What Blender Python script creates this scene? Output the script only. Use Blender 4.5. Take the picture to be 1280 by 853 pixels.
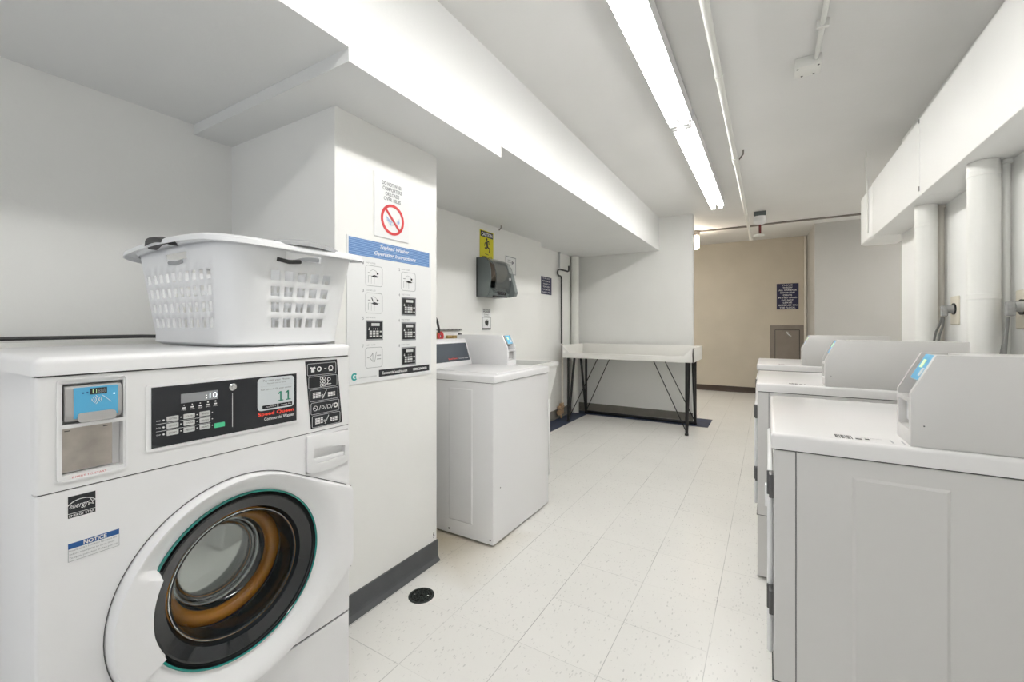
import bpy, bmesh, math, random
from mathutils import Vector, Matrix
random.seed(7)
PI = math.pi
C = bpy.context.scene.collection
for o in list(bpy.data.objects): bpy.data.objects.remove(o)
SC = bpy.context.scene

# ------------------------------------------------------------------ camera
YAW = math.atan2(320, 537.)
cd = bpy.data.cameras.new('camera'); cam = bpy.data.objects.new('camera', cd); C.objects.link(cam)
cam.location = (0, 0, 1.18); cam.rotation_euler = (PI/2, 0, YAW)
cd.sensor_width = 36; cd.lens = 36*537/1280; cd.shift_y = -18.5/1280; cd.clip_start = .02
SC.camera = cam
# ------------------------------------------------------------------ world / exposure / light levels
WORLD = 1.1          # fill daylight through an added, unseen doorway behind the camera
w = bpy.data.worlds.new('world'); SC.world = w; w.use_nodes = True
w.node_tree.nodes['Background'].inputs[0].default_value = (.9, .93, 1, 1)
w.node_tree.nodes['Background'].inputs[1].default_value = WORLD
SC.view_settings.view_transform = 'Standard'; SC.view_settings.look = 'None'
SC.view_settings.exposure = 0.25; SC.view_settings.gamma = 1; SC.view_settings.use_curve_mapping = False
TUBE = 22.0          # fluorescent tube radiance
TUBE_COL = (1.0, .985, .955)
JAR = 45.0           # corridor jar lamp radiance
JAR_COL = (1.0, .86, .68)

# ------------------------------------------------------------------ materials
def mat(name, col, rough=.5, metal=0, spec=.5, noise=0, nscale=6, bump=0, bscale=200, coat=0, trans=0, ior=1.45, emit=None, estr=0):
    m = bpy.data.materials.new(name); m.use_nodes = True
    nt = m.node_tree; b = nt.nodes['Principled BSDF']
    c4 = (*col, 1)
    b.inputs['Base Color'].default_value = c4
    b.inputs['Roughness'].default_value = rough; b.inputs['Metallic'].default_value = metal
    b.inputs['Specular IOR Level'].default_value = spec; b.inputs['IOR'].default_value = ior
    b.inputs['Coat Weight'].default_value = coat; b.inputs['Transmission Weight'].default_value = trans
    tc = nt.nodes.new('ShaderNodeTexCoord')
    if noise:
        n = nt.nodes.new('ShaderNodeTexNoise'); n.inputs['Scale'].default_value = nscale; n.inputs['Detail'].default_value = 4
        nt.links.new(tc.outputs['Object'], n.inputs['Vector'])
        r = nt.nodes.new('ShaderNodeMapRange'); r.inputs[1].default_value = .3; r.inputs[2].default_value = .7
        r.inputs[3].default_value = 1-noise; r.inputs[4].default_value = 1+noise*.4
        nt.links.new(n.outputs['Fac'], r.inputs[0])
        v = nt.nodes.new('ShaderNodeVectorMath'); v.operation = 'SCALE'; v.inputs[0].default_value = col
        nt.links.new(r.outputs[0], v.inputs['Scale']); nt.links.new(v.outputs[0], b.inputs['Base Color'])
    if bump:
        n2 = nt.nodes.new('ShaderNodeTexNoise'); n2.inputs['Scale'].default_value = bscale; n2.inputs['Detail'].default_value = 3
        nt.links.new(tc.outputs['Object'], n2.inputs['Vector'])
        bp = nt.nodes.new('ShaderNodeBump'); bp.inputs['Strength'].default_value = bump; bp.inputs['Distance'].default_value = .004
        nt.links.new(n2.outputs['Fac'], bp.inputs['Height']); nt.links.new(bp.outputs[0], b.inputs['Normal'])
    if emit:
        b.inputs['Emission Color'].default_value = (*emit, 1); b.inputs['Emission Strength'].default_value = estr
    return m

WALL = mat('white_wall_paint', (.88, .88, .855), .55, noise=.025, nscale=2.5, bump=.12, bscale=60)
CEIL = mat('ceiling_paint', (.79, .785, .77), .7, noise=.03, nscale=1.6, bump=.15, bscale=45)
SOFF = mat('soffit_paint', (.81, .815, .805), .6, noise=.02, nscale=2, bump=.1, bscale=60)
BEIGE = mat('beige_wall_paint', (.61, .555, .46), .6, noise=.06, nscale=2.2, bump=.2, bscale=40)
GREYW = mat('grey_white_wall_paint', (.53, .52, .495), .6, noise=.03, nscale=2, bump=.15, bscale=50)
CREAM = mat('cream_pipe_paint', (.76, .72, .65), .5)
PIPEW = mat('white_pipe_paint', (.84, .84, .80), .35, noise=.02, nscale=8)
DUCTW = mat('white_duct_paint', (.91, .91, .89), .45, noise=.015, nscale=3, bump=.08, bscale=70)
BASE = mat('dark_grey_vinyl', (.085, .09, .095), .45, noise=.1, nscale=14)
BASE2 = mat('taupe_vinyl', (.24, .23, .20), .5, noise=.1, nscale=10)
BASE3 = mat('brown_vinyl', (.07, .05, .038), .4, noise=.1, nscale=10)
NAVY = mat('navy_floor_paint', (.02, .035, .085), .45, noise=.35, nscale=9)
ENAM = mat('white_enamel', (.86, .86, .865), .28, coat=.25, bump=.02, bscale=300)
ENAM2 = mat('white_enamel_shaded', (.64, .63, .61), .30, coat=.2, bump=.02, bscale=300)  # shade on the dryer sides is put into this darker enamel
ENAM3 = mat('dryer_top_enamel_lit', (.79, .78, .77), .26, coat=.25)  # lighter copy of the dryer enamel for the lit top
FASC = mat('white_fascia_plastic', (.84, .84, .84), .35)
DOORW = mat('white_door_plastic', (.86, .86, .865), .3, coat=.15)
GAP = mat('shadow_gap_rubber', (.10, .10, .10), .8)
PLAST = mat('basket_plastic', (.86, .87, .88), .35)
GRIPD = mat('dark_grip_rubber', (.06, .06, .06), .5)
GRIPL = mat('grey_grip_rubber', (.42, .43, .44), .45)
BLACKP = mat('black_panel', (.018, .020, .024), .25, coat=.3)
SLATE = mat('slate_panel', (.065, .08, .10), .25, coat=.2)
BLACK = mat('black_ink', (.02, .02, .02), .5)
WHITE = mat('white_ink', (.80, .80, .80), .5)
GREYI = mat('grey_ink', (.28, .29, .30), .5)
LGREY = mat('light_grey_ink', (.55, .56, .57), .5)
RED = mat('red_ink', (.62, .045, .05), .45)
REDB = mat('bright_red_ink', (.85, .06, .035), .4)
BLUE = mat('poster_blue', (.10, .22, .47), .45)
BLUEL = mat('poster_light_blue', (.30, .44, .68), .45)
NBLUE = mat('notice_blue', (.02, .10, .30), .45)
NAVYS = mat('navy_sign', (.018, .018, .065), .4)
YEL = mat('caution_yellow', (.72, .66, .02), .45)
TEALI = mat('teal_ink', (.03, .35, .33), .45)
GREEN = mat('green_key', (.08, .55, .28), .4)
DGREEN = mat('dark_green_ink', (.02, .20, .13), .4)
PAPER = mat('white_sign_board', (.82, .83, .83), .35)
STICK = mat('pale_sticker', (.66, .70, .72), .35)
KEYW = mat('pale_key', (.60, .61, .60), .4)
READB = mat('reader_blue', (.10, .42, .68), .35)
READG = mat('reader_grey', (.44, .43, .42), .45)
STEEL = mat('brushed_steel', (.48, .44, .40), .38, metal=.8, noise=.22, nscale=22)
CHUTE = mat('aged_chute_steel', (.27, .235, .20), .45, metal=.25, noise=.12, nscale=5)
STEELD = mat('drum_steel', (.50, .50, .50), .25, metal=1)
CHROME = mat('chrome', (.75, .75, .75), .15, metal=1)
HINGE = mat('dark_hinge_steel', (.12, .12, .12), .45, metal=.6)
BRASS = mat('brass', (.50, .36, .14), .35, metal=.9)
COPPER = mat('tarnished_copper', (.55, .38, .24), .4, metal=.6)
BLKMET = mat('black_powdercoat', (.012, .012, .013), .4)
LAMIN = mat('ivory_laminate', (.88, .87, .83), .4, noise=.02)
SINKM = mat('sink_plastic', (.78, .79, .77), .4)
SMOKE = mat('smoke_plastic', (.66, .70, .70), .06, trans=.92, ior=1.3, spec=.5)
DISPG = mat('dispenser_grey', (.17, .195, .195), .4)
ROLL = mat('brown_paper_roll', (.26, .21, .17), .9)
CORD = mat('grey_cord', (.22, .22, .21), .5)
PLUG = mat('grey_plug', (.33, .33, .32), .5, noise=.2, nscale=60)
ALMOND = mat('almond_plate', (.74, .69, .58), .4)
CONDG = mat('grey_conduit', (.24, .22, .20), .45, metal=.3)
DARKP = mat('dark_pipe', (.05, .05, .05), .5)
IRON = mat('cast_iron', (.045, .055, .052), .45, metal=.5, noise=.5, nscale=60)
HOLE = mat('drain_dark', (.006, .006, .006), .9)
GLASS = mat('door_glass', (.82, .86, .86), .01, trans=1, ior=1.47)
TEALG = mat('teal_glass_edge', (.01, .22, .19), .1, coat=.5)
DGLASS = mat('dark_glass_ring', (.012, .014, .016), .06, coat=1)
AMBER = mat('amber_reflection', (.88, .33, .03), .15, coat=.8)  # colour of the orange reflection in the door glass
TRIMG = mat('grey_glass_ring', (.012, .014, .016), .05, coat=.35)
BASEM = mat('reflection_metal', (.62, .61, .59), .08, metal=.9)  # semi-mirror for the added disc in the glass bowl
CRIM = mat('dark_red_bulb', (.12, .01, .012), .3)
GREYBOX = mat('grey_mount', (.13, .15, .15), .5)
TUBEM = mat('lit_tube', (1, 1, 1), .5, emit=TUBE_COL, estr=TUBE)
TUBEO = mat('unlit_tube', (.85, .86, .86), .2)
JARM = mat('lit_jar', (1, 1, 1), .5, emit=JAR_COL, estr=JAR)
LEDG = mat('led_green', (.5, .65, .4), .4, emit=(.7, 1, .45), estr=.35)
LEDW = mat('led_white', (.8, .8, .8), .4, emit=(.85, .95, 1), estr=1.0)

def floor_mat():
    m = bpy.data.materials.new('vinyl_composition_tile'); m.use_nodes = True
    nt = m.node_tree; L = nt.links; b = nt.nodes['Principled BSDF']
    geo = nt.nodes.new('ShaderNodeNewGeometry'); sep = nt.nodes.new('ShaderNodeSeparateXYZ'); L.new(geo.outputs['Position'], sep.inputs[0])
    def M(op, a, b_=None, c=None):
        n = nt.nodes.new('ShaderNodeMath'); n.operation = op
        for i, v in enumerate((a, b_, c)):
            if v is None: continue
            if isinstance(v, (int, float)): n.inputs[i].default_value = v
            else: L.new(v, n.inputs[i])
        return n.outputs[0]
    S = .3065
    def grid(sock, off):
        t = M('DIVIDE', M('SUBTRACT', sock, off), S)
        fr = M('FRACT', t)
        d = M('MINIMUM', fr, M('SUBTRACT', 1.0, fr))
        return M('MULTIPLY', d, S), M('FLOOR', t)
    dx, ix = grid(sep.outputs['X'], -1.107-S*20); dy, iy = grid(sep.outputs['Y'], 1.085-S*20)
    # per-tile tint
    cv = nt.nodes.new('ShaderNodeCombineXYZ'); L.new(ix, cv.inputs[0]); L.new(iy, cv.inputs[1])
    wn = nt.nodes.new('ShaderNodeTexWhiteNoise'); wn.noise_dimensions = '3D'; L.new(cv.outputs[0], wn.inputs['Vector'])
    # line strength varies
    n1 = nt.nodes.new('ShaderNodeTexNoise'); n1.inputs['Scale'].default_value = 1.7; L.new(geo.outputs['Position'], n1.inputs['Vector'])
    nx = nt.nodes.new('ShaderNodeMapRange'); nx.inputs[1].default_value = .38; nx.inputs[2].default_value = .68; nx.inputs[3].default_value = .25; nx.inputs[4].default_value = 1; L.new(n1.outputs['Fac'], nx.inputs[0])
    lx = M('MULTIPLY', M('LESS_THAN', dx, .0014), .52)
    ly = M('MULTIPLY', M('LESS_THAN', dy, .0015), M('MULTIPLY', M('GREATER_THAN', wn.outputs['Value'], .45), .30))
    line = M('MULTIPLY', M('MAXIMUM', lx, ly), nx.outputs[0])
    # flecks
    mp = nt.nodes.new('ShaderNodeMapping'); mp.inputs['Scale'].default_value = (130, 48, 20); mp.inputs['Rotation'].default_value = (0, 0, .5)
    L.new(geo.outputs['Position'], mp.inputs[0])
    vr = nt.nodes.new('ShaderNodeTexVoronoi'); vr.inputs['Scale'].default_value = 1.0; L.new(mp.outputs[0], vr.inputs['Vector'])
    vs = nt.nodes.new('ShaderNodeSeparateColor'); L.new(vr.outputs['Color'], vs.inputs[0])
    fl = M('MULTIPLY', M('LESS_THAN', vr.outputs['Distance'], .34), M('GREATER_THAN', vs.outputs[0], .78))
    fl = M('MULTIPLY', fl, M('MULTIPLY', vs.outputs[1], .24))
    mp2 = nt.nodes.new('ShaderNodeMapping'); mp2.inputs['Scale'].default_value = (55, 130, 20); mp2.inputs['Rotation'].default_value = (0, 0, -.7)
    L.new(geo.outputs['Position'], mp2.inputs[0])
    vr2 = nt.nodes.new('ShaderNodeTexVoronoi'); vr2.inputs['Scale'].default_value = 1.0; L.new(mp2.outputs[0], vr2.inputs['Vector'])
    vs2 = nt.nodes.new('ShaderNodeSeparateColor'); L.new(vr2.outputs['Color'], vs2.inputs[0])
    fl2 = M('MULTIPLY', M('MULTIPLY', M('LESS_THAN', vr2.outputs['Distance'], .22), M('GREATER_THAN', vs2.outputs[0], .8)), .14)
    # broad soil
    n3 = nt.nodes.new('ShaderNodeTexNoise'); n3.inputs['Scale'].default_value = 2.3; n3.inputs['Detail'].default_value = 5; L.new(geo.outputs['Position'], n3.inputs['Vector'])
    soil = M('MULTIPLY', M('SUBTRACT', n3.outputs['Fac'], .5), .10)
    dark = M('SUBTRACT', 1.0, M('ADD', M('ADD', fl, fl2), M('ADD', line, M('ADD', soil, M('MULTIPLY', wn.outputs['Value'], .018)))))
    # yellowed tiles beside the left washer (old wax and dirt)
    ex = M('SUBTRACT', 1.0, M('MULTIPLY', M('ABSOLUTE', M('ADD', sep.outputs['X'], 1.55)), 2.2))
    ey = M('SUBTRACT', 1.0, M('MULTIPLY', M('ABSOLUTE', M('SUBTRACT', sep.outputs['Y'], 1.85)), 3.0))
    st = M('MULTIPLY', M('MAXIMUM', M('MINIMUM', ex, ey), 0.0), .9)
    v = nt.nodes.new('ShaderNodeVectorMath'); v.operation = 'SCALE'
    mx = nt.nodes.new('ShaderNodeMix'); mx.data_type = 'RGBA'; L.new(st, mx.inputs[0])
    mx.inputs[6].default_value = (.82, .81, .775, 1); mx.inputs[7].default_value = (.50, .43, .30, 1)
    L.new(mx.outputs[2], v.inputs[0]); L.new(dark, v.inputs['Scale']); L.new(v.outputs[0], b.inputs['Base Color'])
    b.inputs['Roughness'].default_value = .27
    b.inputs['Specular IOR Level'].default_value = .4
    return m
FLOOR = floor_mat()

# ------------------------------------------------------------------ mesh builder
class MB:
    def __init__(s): s.bm = bmesh.new()
    def _merge(s, bm2, M=None):
        if M is not None: bmesh.ops.transform(bm2, matrix=M, verts=bm2.verts)
        me = bpy.data.meshes.new('t'); bm2.to_mesh(me); bm2.free(); s.bm.from_mesh(me); bpy.data.meshes.remove(me)
        return s
    def box(s, x0, x1, y0, y1, z0, z1, bev=0, seg=2, edges=None, M=None):
        b = bmesh.new(); bmesh.ops.create_cube(b, size=1)
        for v in b.verts:
            v.co = Vector(((x0+x1)/2+v.co.x*(x1-x0), (y0+y1)/2+v.co.y*(y1-y0), (z0+z1)/2+v.co.z*(z1-z0)))
        if bev:
            es = [e for e in b.edges if edges is None or edges(e)]
            bmesh.ops.bevel(b, geom=es, offset=bev, segments=seg, affect='EDGES', profile=.5)
        return s._merge(b, M)
    def prism(s, pts, axis, a0, a1, bev=0, seg=2):
        """pts 2-D polygon; axis the extrusion axis; for 'x' pts=(y,z), 'y' pts=(x,z), 'z' pts=(x,y)"""
        b = bmesh.new()
        def mk(p, a): return {'x': (a, p[0], p[1]), 'y': (p[0], a, p[1]), 'z': (p[0], p[1], a)}[axis]
        A = [b.verts.new(mk(p, a0)) for p in pts]; B = [b.verts.new(mk(p, a1)) for p in pts]; n = len(pts)
        b.faces.new(A); b.faces.new(B[::-1])
        for i in range(n): b.faces.new((A[i], B[i], B[(i+1) % n], A[(i+1) % n]))
        bmesh.ops.recalc_face_normals(b, faces=b.faces)
        if bev: bmesh.ops.bevel(b, geom=list(b.edges), offset=bev, segments=seg, affect='EDGES', profile=.5)
        return s._merge(b)
    def cyl(s, p0, p1, r, n=24, r2=None, caps=True):
        p0 = Vector(p0); p1 = Vector(p1); d = p1-p0
        b = bmesh.new(); bmesh.ops.create_cone(b, cap_ends=caps, segments=n, radius1=r, radius2=r if r2 is None else r2, depth=d.length)
        M = Matrix.Translation((p0+p1)/2) @ d.to_track_quat('Z', 'Y').to_matrix().to_4x4()
        return s._merge(b, M)
    def tube(s, pts, r, n=10):
        pts = [Vector(p) for p in pts]; b = bmesh.new(); rings = []
        T0 = None; up = None
        for i, p in enumerate(pts):
            t = (pts[min(i+1, len(pts)-1)]-pts[max(i-1, 0)]).normalized()
            if up is None:
                up = Vector((0, 0, 1)) if abs(t.z) < .9 else Vector((1, 0, 0))
            sd = t.cross(up).normalized(); up = sd.cross(t).normalized()
            rings.append([b.verts.new(p+(sd*math.cos(2*PI*k/n)+up*math.sin(2*PI*k/n))*r) for k in range(n)])
        for a, c in zip(rings, rings[1:]):
            for k in range(n): b.faces.new((a[k], a[(k+1) % n], c[(k+1) % n], c[k]))
        b.faces.new(rings[0][::-1]); b.faces.new(rings[-1])
        bmesh.ops.recalc_face_normals(b, faces=b.faces)
        return s._merge(b)
    def lathe(s, prof, origin, axis='z', n=48, close=False):
        """prof list of (r, h) along axis"""
        b = bmesh.new(); rings = []
        def mk(r, h, a):
            c, q = r*math.cos(a), r*math.sin(a)
            v = {'z': (c, q, h), 'x': (h, c, q), 'y': (c, h, q)}[axis]
            return Vector(origin)+Vector(v)
        for r, h in prof:
            if r < 1e-6: rings.append([b.verts.new(mk(0, h, 0))])
            else: rings.append([b.verts.new(mk(r, h, 2*PI*k/n)) for k in range(n)])
        pairs = list(zip(rings, rings[1:]))
        if close: pairs.append((rings[-1], rings[0]))
        for a, c in pairs:
            for k in range(n):
                if len(a) == 1 and len(c) == 1: continue
                if len(a) == 1: b.faces.new((a[0], c[(k+1) % n], c[k]))
                elif len(c) == 1: b.faces.new((a[k], a[(k+1) % n], c[0]))
                else: b.faces.new((a[k], a[(k+1) % n], c[(k+1) % n], c[k]))
        bmesh.ops.recalc_face_normals(b, faces=b.faces)
        return s._merge(b)
    def loft(s, loops, cap0=True, cap1=True, closed=True):
        b = bmesh.new(); R = [[b.verts.new(p) for p in l] for l in loops]; n = len(R[0])
        for a, c in zip(R, R[1:]):
            for k in range(n if closed else n-1): b.faces.new((a[k], a[(k+1) % n], c[(k+1) % n], c[k]))
        if cap0: b.faces.new(R[0][::-1])
        if cap1: b.faces.new(R[-1])
        bmesh.ops.recalc_face_normals(b, faces=b.faces)
        return s._merge(b)
    def empty(s): return len(s.bm.verts) == 0

def origin_of(o):
    p = Vector((0, 0, 0))
    while o is not None: p += o.location; o = o.parent
    return p
def smooth_mesh(me, ang=35):
    bm = bmesh.new(); bm.from_mesh(me)
    for f in bm.faces: f.smooth = True
    for e in bm.edges:
        if len(e.link_faces) == 2: e.smooth = e.calc_face_angle(0) < math.radians(ang)
    bm.to_mesh(me); bm.free()
def part(name, mb, m, parent=None, loc=(0, 0, 0), smooth=True, label=None):
    """mb holds world coordinates; the mesh is shifted so it sits under its parent"""
    me = bpy.data.meshes.new(name)
    base = origin_of(parent) + Vector(loc)
    bmesh.ops.translate(mb.bm, verts=mb.bm.verts, vec=-base)
    mb.bm.to_mesh(me); mb.bm.free(); me.materials.append(m)
    if smooth: smooth_mesh(me)
    o = bpy.data.objects.new(name, me); C.objects.link(o); o.location = loc
    if parent is not None: o.parent = parent
    if label: o['label'] = label
    return o
def thing(name, label, cat, loc=(0, 0, 0), group=None):
    o = bpy.data.objects.new(name, None); C.objects.link(o); o.location = loc; o.empty_display_size = .1
    o['label'] = label; o['category'] = cat
    if group: o['group'] = group
    return o
def solo(name, mb, m, label, cat, loc, group=None, smooth=True):
    o = part(name, mb, m, None, loc, smooth); o['label'] = label; o['category'] = cat
    if group: o['group'] = group
    return o
def struct(name, mb, m, smooth=False):
    o = part(name, mb, m, None, (0, 0, 0), smooth); o['kind'] = 'structure'; return o
def cut(o, cutters):
    """subtract builders (world coordinates) from mesh object o, applied"""
    base = origin_of(o)
    for mb in cutters:
        bmesh.ops.translate(mb.bm, verts=mb.bm.verts, vec=-base)
        bmesh.ops.recalc_face_normals(mb.bm, faces=mb.bm.faces)
        me = bpy.data.meshes.new('c'); mb.bm.to_mesh(me); mb.bm.free()
        c = bpy.data.objects.new('c', me); C.objects.link(c)
        keep = (o.parent, o.location.copy()); o.parent = None; o.location = (0, 0, 0)
        md = o.modifiers.new('b', 'BOOLEAN'); md.operation = 'DIFFERENCE'; md.solver = 'EXACT'; md.object = c
        bpy.context.view_layer.update()
        dg = bpy.context.evaluated_depsgraph_get(); ev = o.evaluated_get(dg)
        nm = bpy.data.meshes.new_from_object(ev); o.modifiers.clear(); old = o.data; nm.name = old.name; o.data = nm
        bpy.data.meshes.remove(old); bpy.data.objects.remove(c); bpy.data.meshes.remove(me)
        o.parent, o.location = keep[0], keep[1]
    smooth_mesh(o.data, 30)
    return o
def copy_tree(o, parent=None):
    c = o.copy(); C.objects.link(c); c.parent = parent
    for ch in list(o.children): copy_tree(ch, c)
    return c

# flat work on a plane: u to the right, v up, n towards the viewer
class F:
    def __init__(s, o, u, v, n): s.o, s.u, s.v, s.n = Vector(o), Vector(u), Vector(v), Vector(n)
    def M(s, d=0):
        m = Matrix.Identity(4)
        for i in range(3): m[i][0], m[i][1], m[i][2], m[i][3] = s.u[i], s.v[i], s.n[i], s.o[i]+s.n[i]*d
        return m
    def rect(s, mb, u0, u1, v0, v1, d0=0, d1=.001, bev=0, seg=1):
        return mb.box(u0, u1, v0, v1, d0, d1, bev, seg, M=s.M())
    def rrect(s, mb, u0, u1, v0, v1, r, d0=0, d1=.001):
        pts = []
        for cx, cy, a in ((u1-r, v1-r, 0), (u0+r, v1-r, 90), (u0+r, v0+r, 180), (u1-r, v0+r, 270)):
            for k in range(5): t = math.radians(a+22.5*k); pts.append((cx+r*math.cos(t), cy+r*math.sin(t)))
        return s.poly(mb, pts, d0, d1)
    def poly(s, mb, pts, d0=0, d1=.001):
        b = bmesh.new(); A = [b.verts.new((p[0], p[1], d0)) for p in pts]; B = [b.verts.new((p[0], p[1], d1)) for p in pts]; n = len(pts)
        b.faces.new(A[::-1]); b.faces.new(B)
        for i in range(n): b.faces.new((A[i], A[(i+1) % n], B[(i+1) % n], B[i]))
        bmesh.ops.recalc_face_normals(b, faces=b.faces)
        return mb._merge(b, s.M())
    def disc(s, mb, cu, cv, r, d0=0, d1=.001, n=24, ry=None):
        return s.poly(mb, [(cu+r*math.cos(2*PI*k/n), cv+(ry or r)*math.sin(2*PI*k/n)) for k in range(n)], d0, d1)
    def strip(s, mb, pts, w, d0=0, d1=.001, closed=False):
        P = []
        for p in pts:
            p = Vector(p)
            if not P or (p-P[-1]).length > 1e-6: P.append(p)
        if closed and (P[0]-P[-1]).length < 1e-6: P.pop()
        n = len(P)
        if n < 2: return mb
        A = []; B = []
        for i, p in enumerate(P):
            e0 = (p-P[i-1]).normalized() if (i > 0 or closed) else None
            e1 = (P[(i+1) % n]-p).normalized() if (i < n-1 or closed) else None
            if e0 is None: e0 = e1
            if e1 is None: e1 = e0
            q0 = Vector((-e0.y, e0.x)); q1 = Vector((-e1.y, e1.x)); q = q0+q1
            q = q1 if q.length < .2 else q.normalized()
            k = min(1.8, 1/max(.35, q.dot(q1)))
            A.append(p+q*w/2*k); B.append(p-q*w/2*k)
        b = bmesh.new()
        R_ = [[b.verts.new((v.x, v.y, d)) for v, d in ((A[i], d0), (A[i], d1), (B[i], d1), (B[i], d0))] for i in range(n)]
        for i in range(n if closed else n-1):
            c, e = R_[i], R_[(i+1) % n]
            for j in range(4): b.faces.new((c[j], c[(j+1) % 4], e[(j+1) % 4], e[j]))
        if not closed: b.faces.new(R_[0]); b.faces.new(R_[-1][::-1])
        bmesh.ops.recalc_face_normals(b, faces=b.faces)
        return mb._merge(b, s.M())
    def ring(s, mb, cu, cv, r, w, d0=0, d1=.001, n=36, a0=0, a1=360):
        m = max(3, int(n*(a1-a0)/360)); full = a1-a0 >= 360
        P = [(cu+r*math.cos(math.radians(a0+(a1-a0)*k/m)), cv+r*math.sin(math.radians(a0+(a1-a0)*k/m))) for k in range(m if full else m+1)]
        return s.strip(mb, P, w, d0, d1, closed=full)
    def rframe(s, mb, u0, u1, v0, v1, r, w, d0=0, d1=.001):
        pts = []
        for cx, cy, a in ((u1-r, v1-r, 0), (u0+r, v1-r, 90), (u0+r, v0+r, 180), (u1-r, v0+r, 270)):
            for k in range(4): t = math.radians(a+30*k); pts.append((cx+r*math.cos(t), cy+r*math.sin(t)))
        return s.strip(mb, pts, w, d0, d1, closed=True)
    def text(s, mb, txt, cu, cv, width=None, height=None, d0=0, d1=.0006, bold=0, align='c', italic=0, sep=1):
        cu_ = bpy.data.curves.new('txt', 'FONT'); cu_.body = txt; cu_.size = 1; cu_.offset = bold; cu_.shear = italic
        cu_.resolution_u = 3; cu_.space_character = sep
        ob = bpy.data.objects.new('txt', cu_); C.objects.link(ob); bpy.context.view_layer.update()
        me = ob.to_mesh(); b = bmesh.new(); b.from_mesh(me); ob.to_mesh_clear()
        bpy.data.objects.remove(ob); bpy.data.curves.remove(cu_)
        if not b.verts: b.free(); return mb
        x0 = min(v.co.x for v in b.verts); x1 = max(v.co.x for v in b.verts); y0 = min(v.co.y for v in b.verts); y1 = max(v.co.y for v in b.verts)
        if height is None: sy = sx = width/(x1-x0)
        else:
            sy = height/(y1-y0); sx = sy if width is None else width/(x1-x0)
        W = (x1-x0)*sx
        ox = {'c': cu-W/2, 'l': cu, 'r': cu-W}[align]
        for v in b.verts: v.co = Vector((ox+(v.co.x-x0)*sx, cv+(v.co.y-(y0+y1)/2)*sy, d1))
        return mb._merge(b, s.M())
def lines(f, parent, mt, rows, d1=.0006, d0=0, bold=0, italic=0, name='lettering', align='c'):
    for s_, u_, v_, w_, h_ in rows:
        m_ = MB(); f.text(m_, s_, u_, v_, w_, h_, d0=d0, d1=d1, bold=bold, italic=italic, align=align); part(name, m_, mt, parent, smooth=False)
def eachpart(name, mt, parent, fns, **kw):
    for fn in fns:
        m_ = MB(); fn(m_); part(name, m_, mt, parent, **kw)
XP = lambda x, y=0, z=0: F((x, y, z), (0, 1, 0), (0, 0, 1), (1, 0, 0))      # plane facing +X
XN = lambda x, y=0, z=0: F((x, y, z), (0, -1, 0), (0, 0, 1), (-1, 0, 0))    # plane facing -X
YN = lambda y, x=0, z=0: F((x, y, z), (1, 0, 0), (0, 0, 1), (0, -1, 0))     # plane facing -Y

# ================================================================== THE SETTING
ZC = [(-2.3, 2.50), (1.35, 2.511), (5.66, 2.56), (7.3, 2.61), (8.75, 2.695)]
def zc(y):
    for (a, za), (b, zb) in zip(ZC, ZC[1:]):
        if y <= b: return za+(zb-za)*(y-a)/(b-a)
    return ZC[-1][1]
mb = MB(); mb.box(-3.1, 2.7, -2.3, 8.8, -.1, 0); struct('floor', mb, FLOOR)
mb = MB()
ys = [p[0] for p in ZC]
mb.loft([[(-3.1, y, zc(y)), (2.7, y, zc(y)), (2.7, y, zc(y)+.12), (-3.1, y, zc(y)+.12)] for y in ys]); struct('ceiling', mb, CEIL)
mb = MB(); mb.box(-2.35, -2.2, -2.3, 4.33, -.02, 2.75, ); mb.box(-2.5, -2.33, 4.2, 5.8, -.02, 2.75); struct('wall_left', mb, WALL)
mb = MB(); mb.box(-3.1, -.795, 5.66, 5.80, -.02, 2.75); struct('wall_back', mb, WALL)
mb = MB(); mb.box(.84, .98, -2.3, 4.16, -.02, 2.75); mb.box(.979, 2.7, 4.04, 4.16, -.02, 2.75); struct('wall_right', mb, WALL)
mb = MB(); mb.box(-3.1, .56, 8.67, 8.8, -.02, 2.8); struct('wall_corridor_end', mb, BEIGE)
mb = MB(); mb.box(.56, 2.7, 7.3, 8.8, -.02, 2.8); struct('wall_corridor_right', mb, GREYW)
mb = MB(); mb.box(-3.2, -3.1, 5.7, 8.8, -.02, 2.8); struct('wall_corridor_left', mb, BEIGE)
mb = MB(); mb.box(2.7, 2.8, 4.0, 8.8, -.02, 2.8); struct('wall_far_right', mb, WALL)
mb = MB(); mb.box(-.35, .98, -2.4, -2.3, -.02, 2.75); mb.box(-2.35, -.35, -2.4, -2.3, 2.2, 2.75); struct('wall_front', mb, WALL)  # opening left of this wall is added to let fill daylight in
mb = MB(); mb.box(-2.2, -1.44, 1.077, 1.67, 0, 2.05); struct('wall_pillar', mb, WALL)
# soffit in three levels
mb = MB()
XF = -1.16
mb.box(-2.2, XF, -2.3, .92, 2.08, 2.6)
mb.box(-2.2, XF, .92, 1.84, 2.035, 2.6)
mb.loft([[(-2.34, 1.84, 2.092), (XF, 1.84, 2.092), (XF, 1.84, 2.6), (-2.34, 1.84, 2.6)],
         [(-2.34, 5.66, 2.14), (-1.19, 5.66, 2.14), (-1.19, 5.66, 2.65), (-2.34, 5.66, 2.65)]])
struct('trim_1', mb, SOFF)
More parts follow.
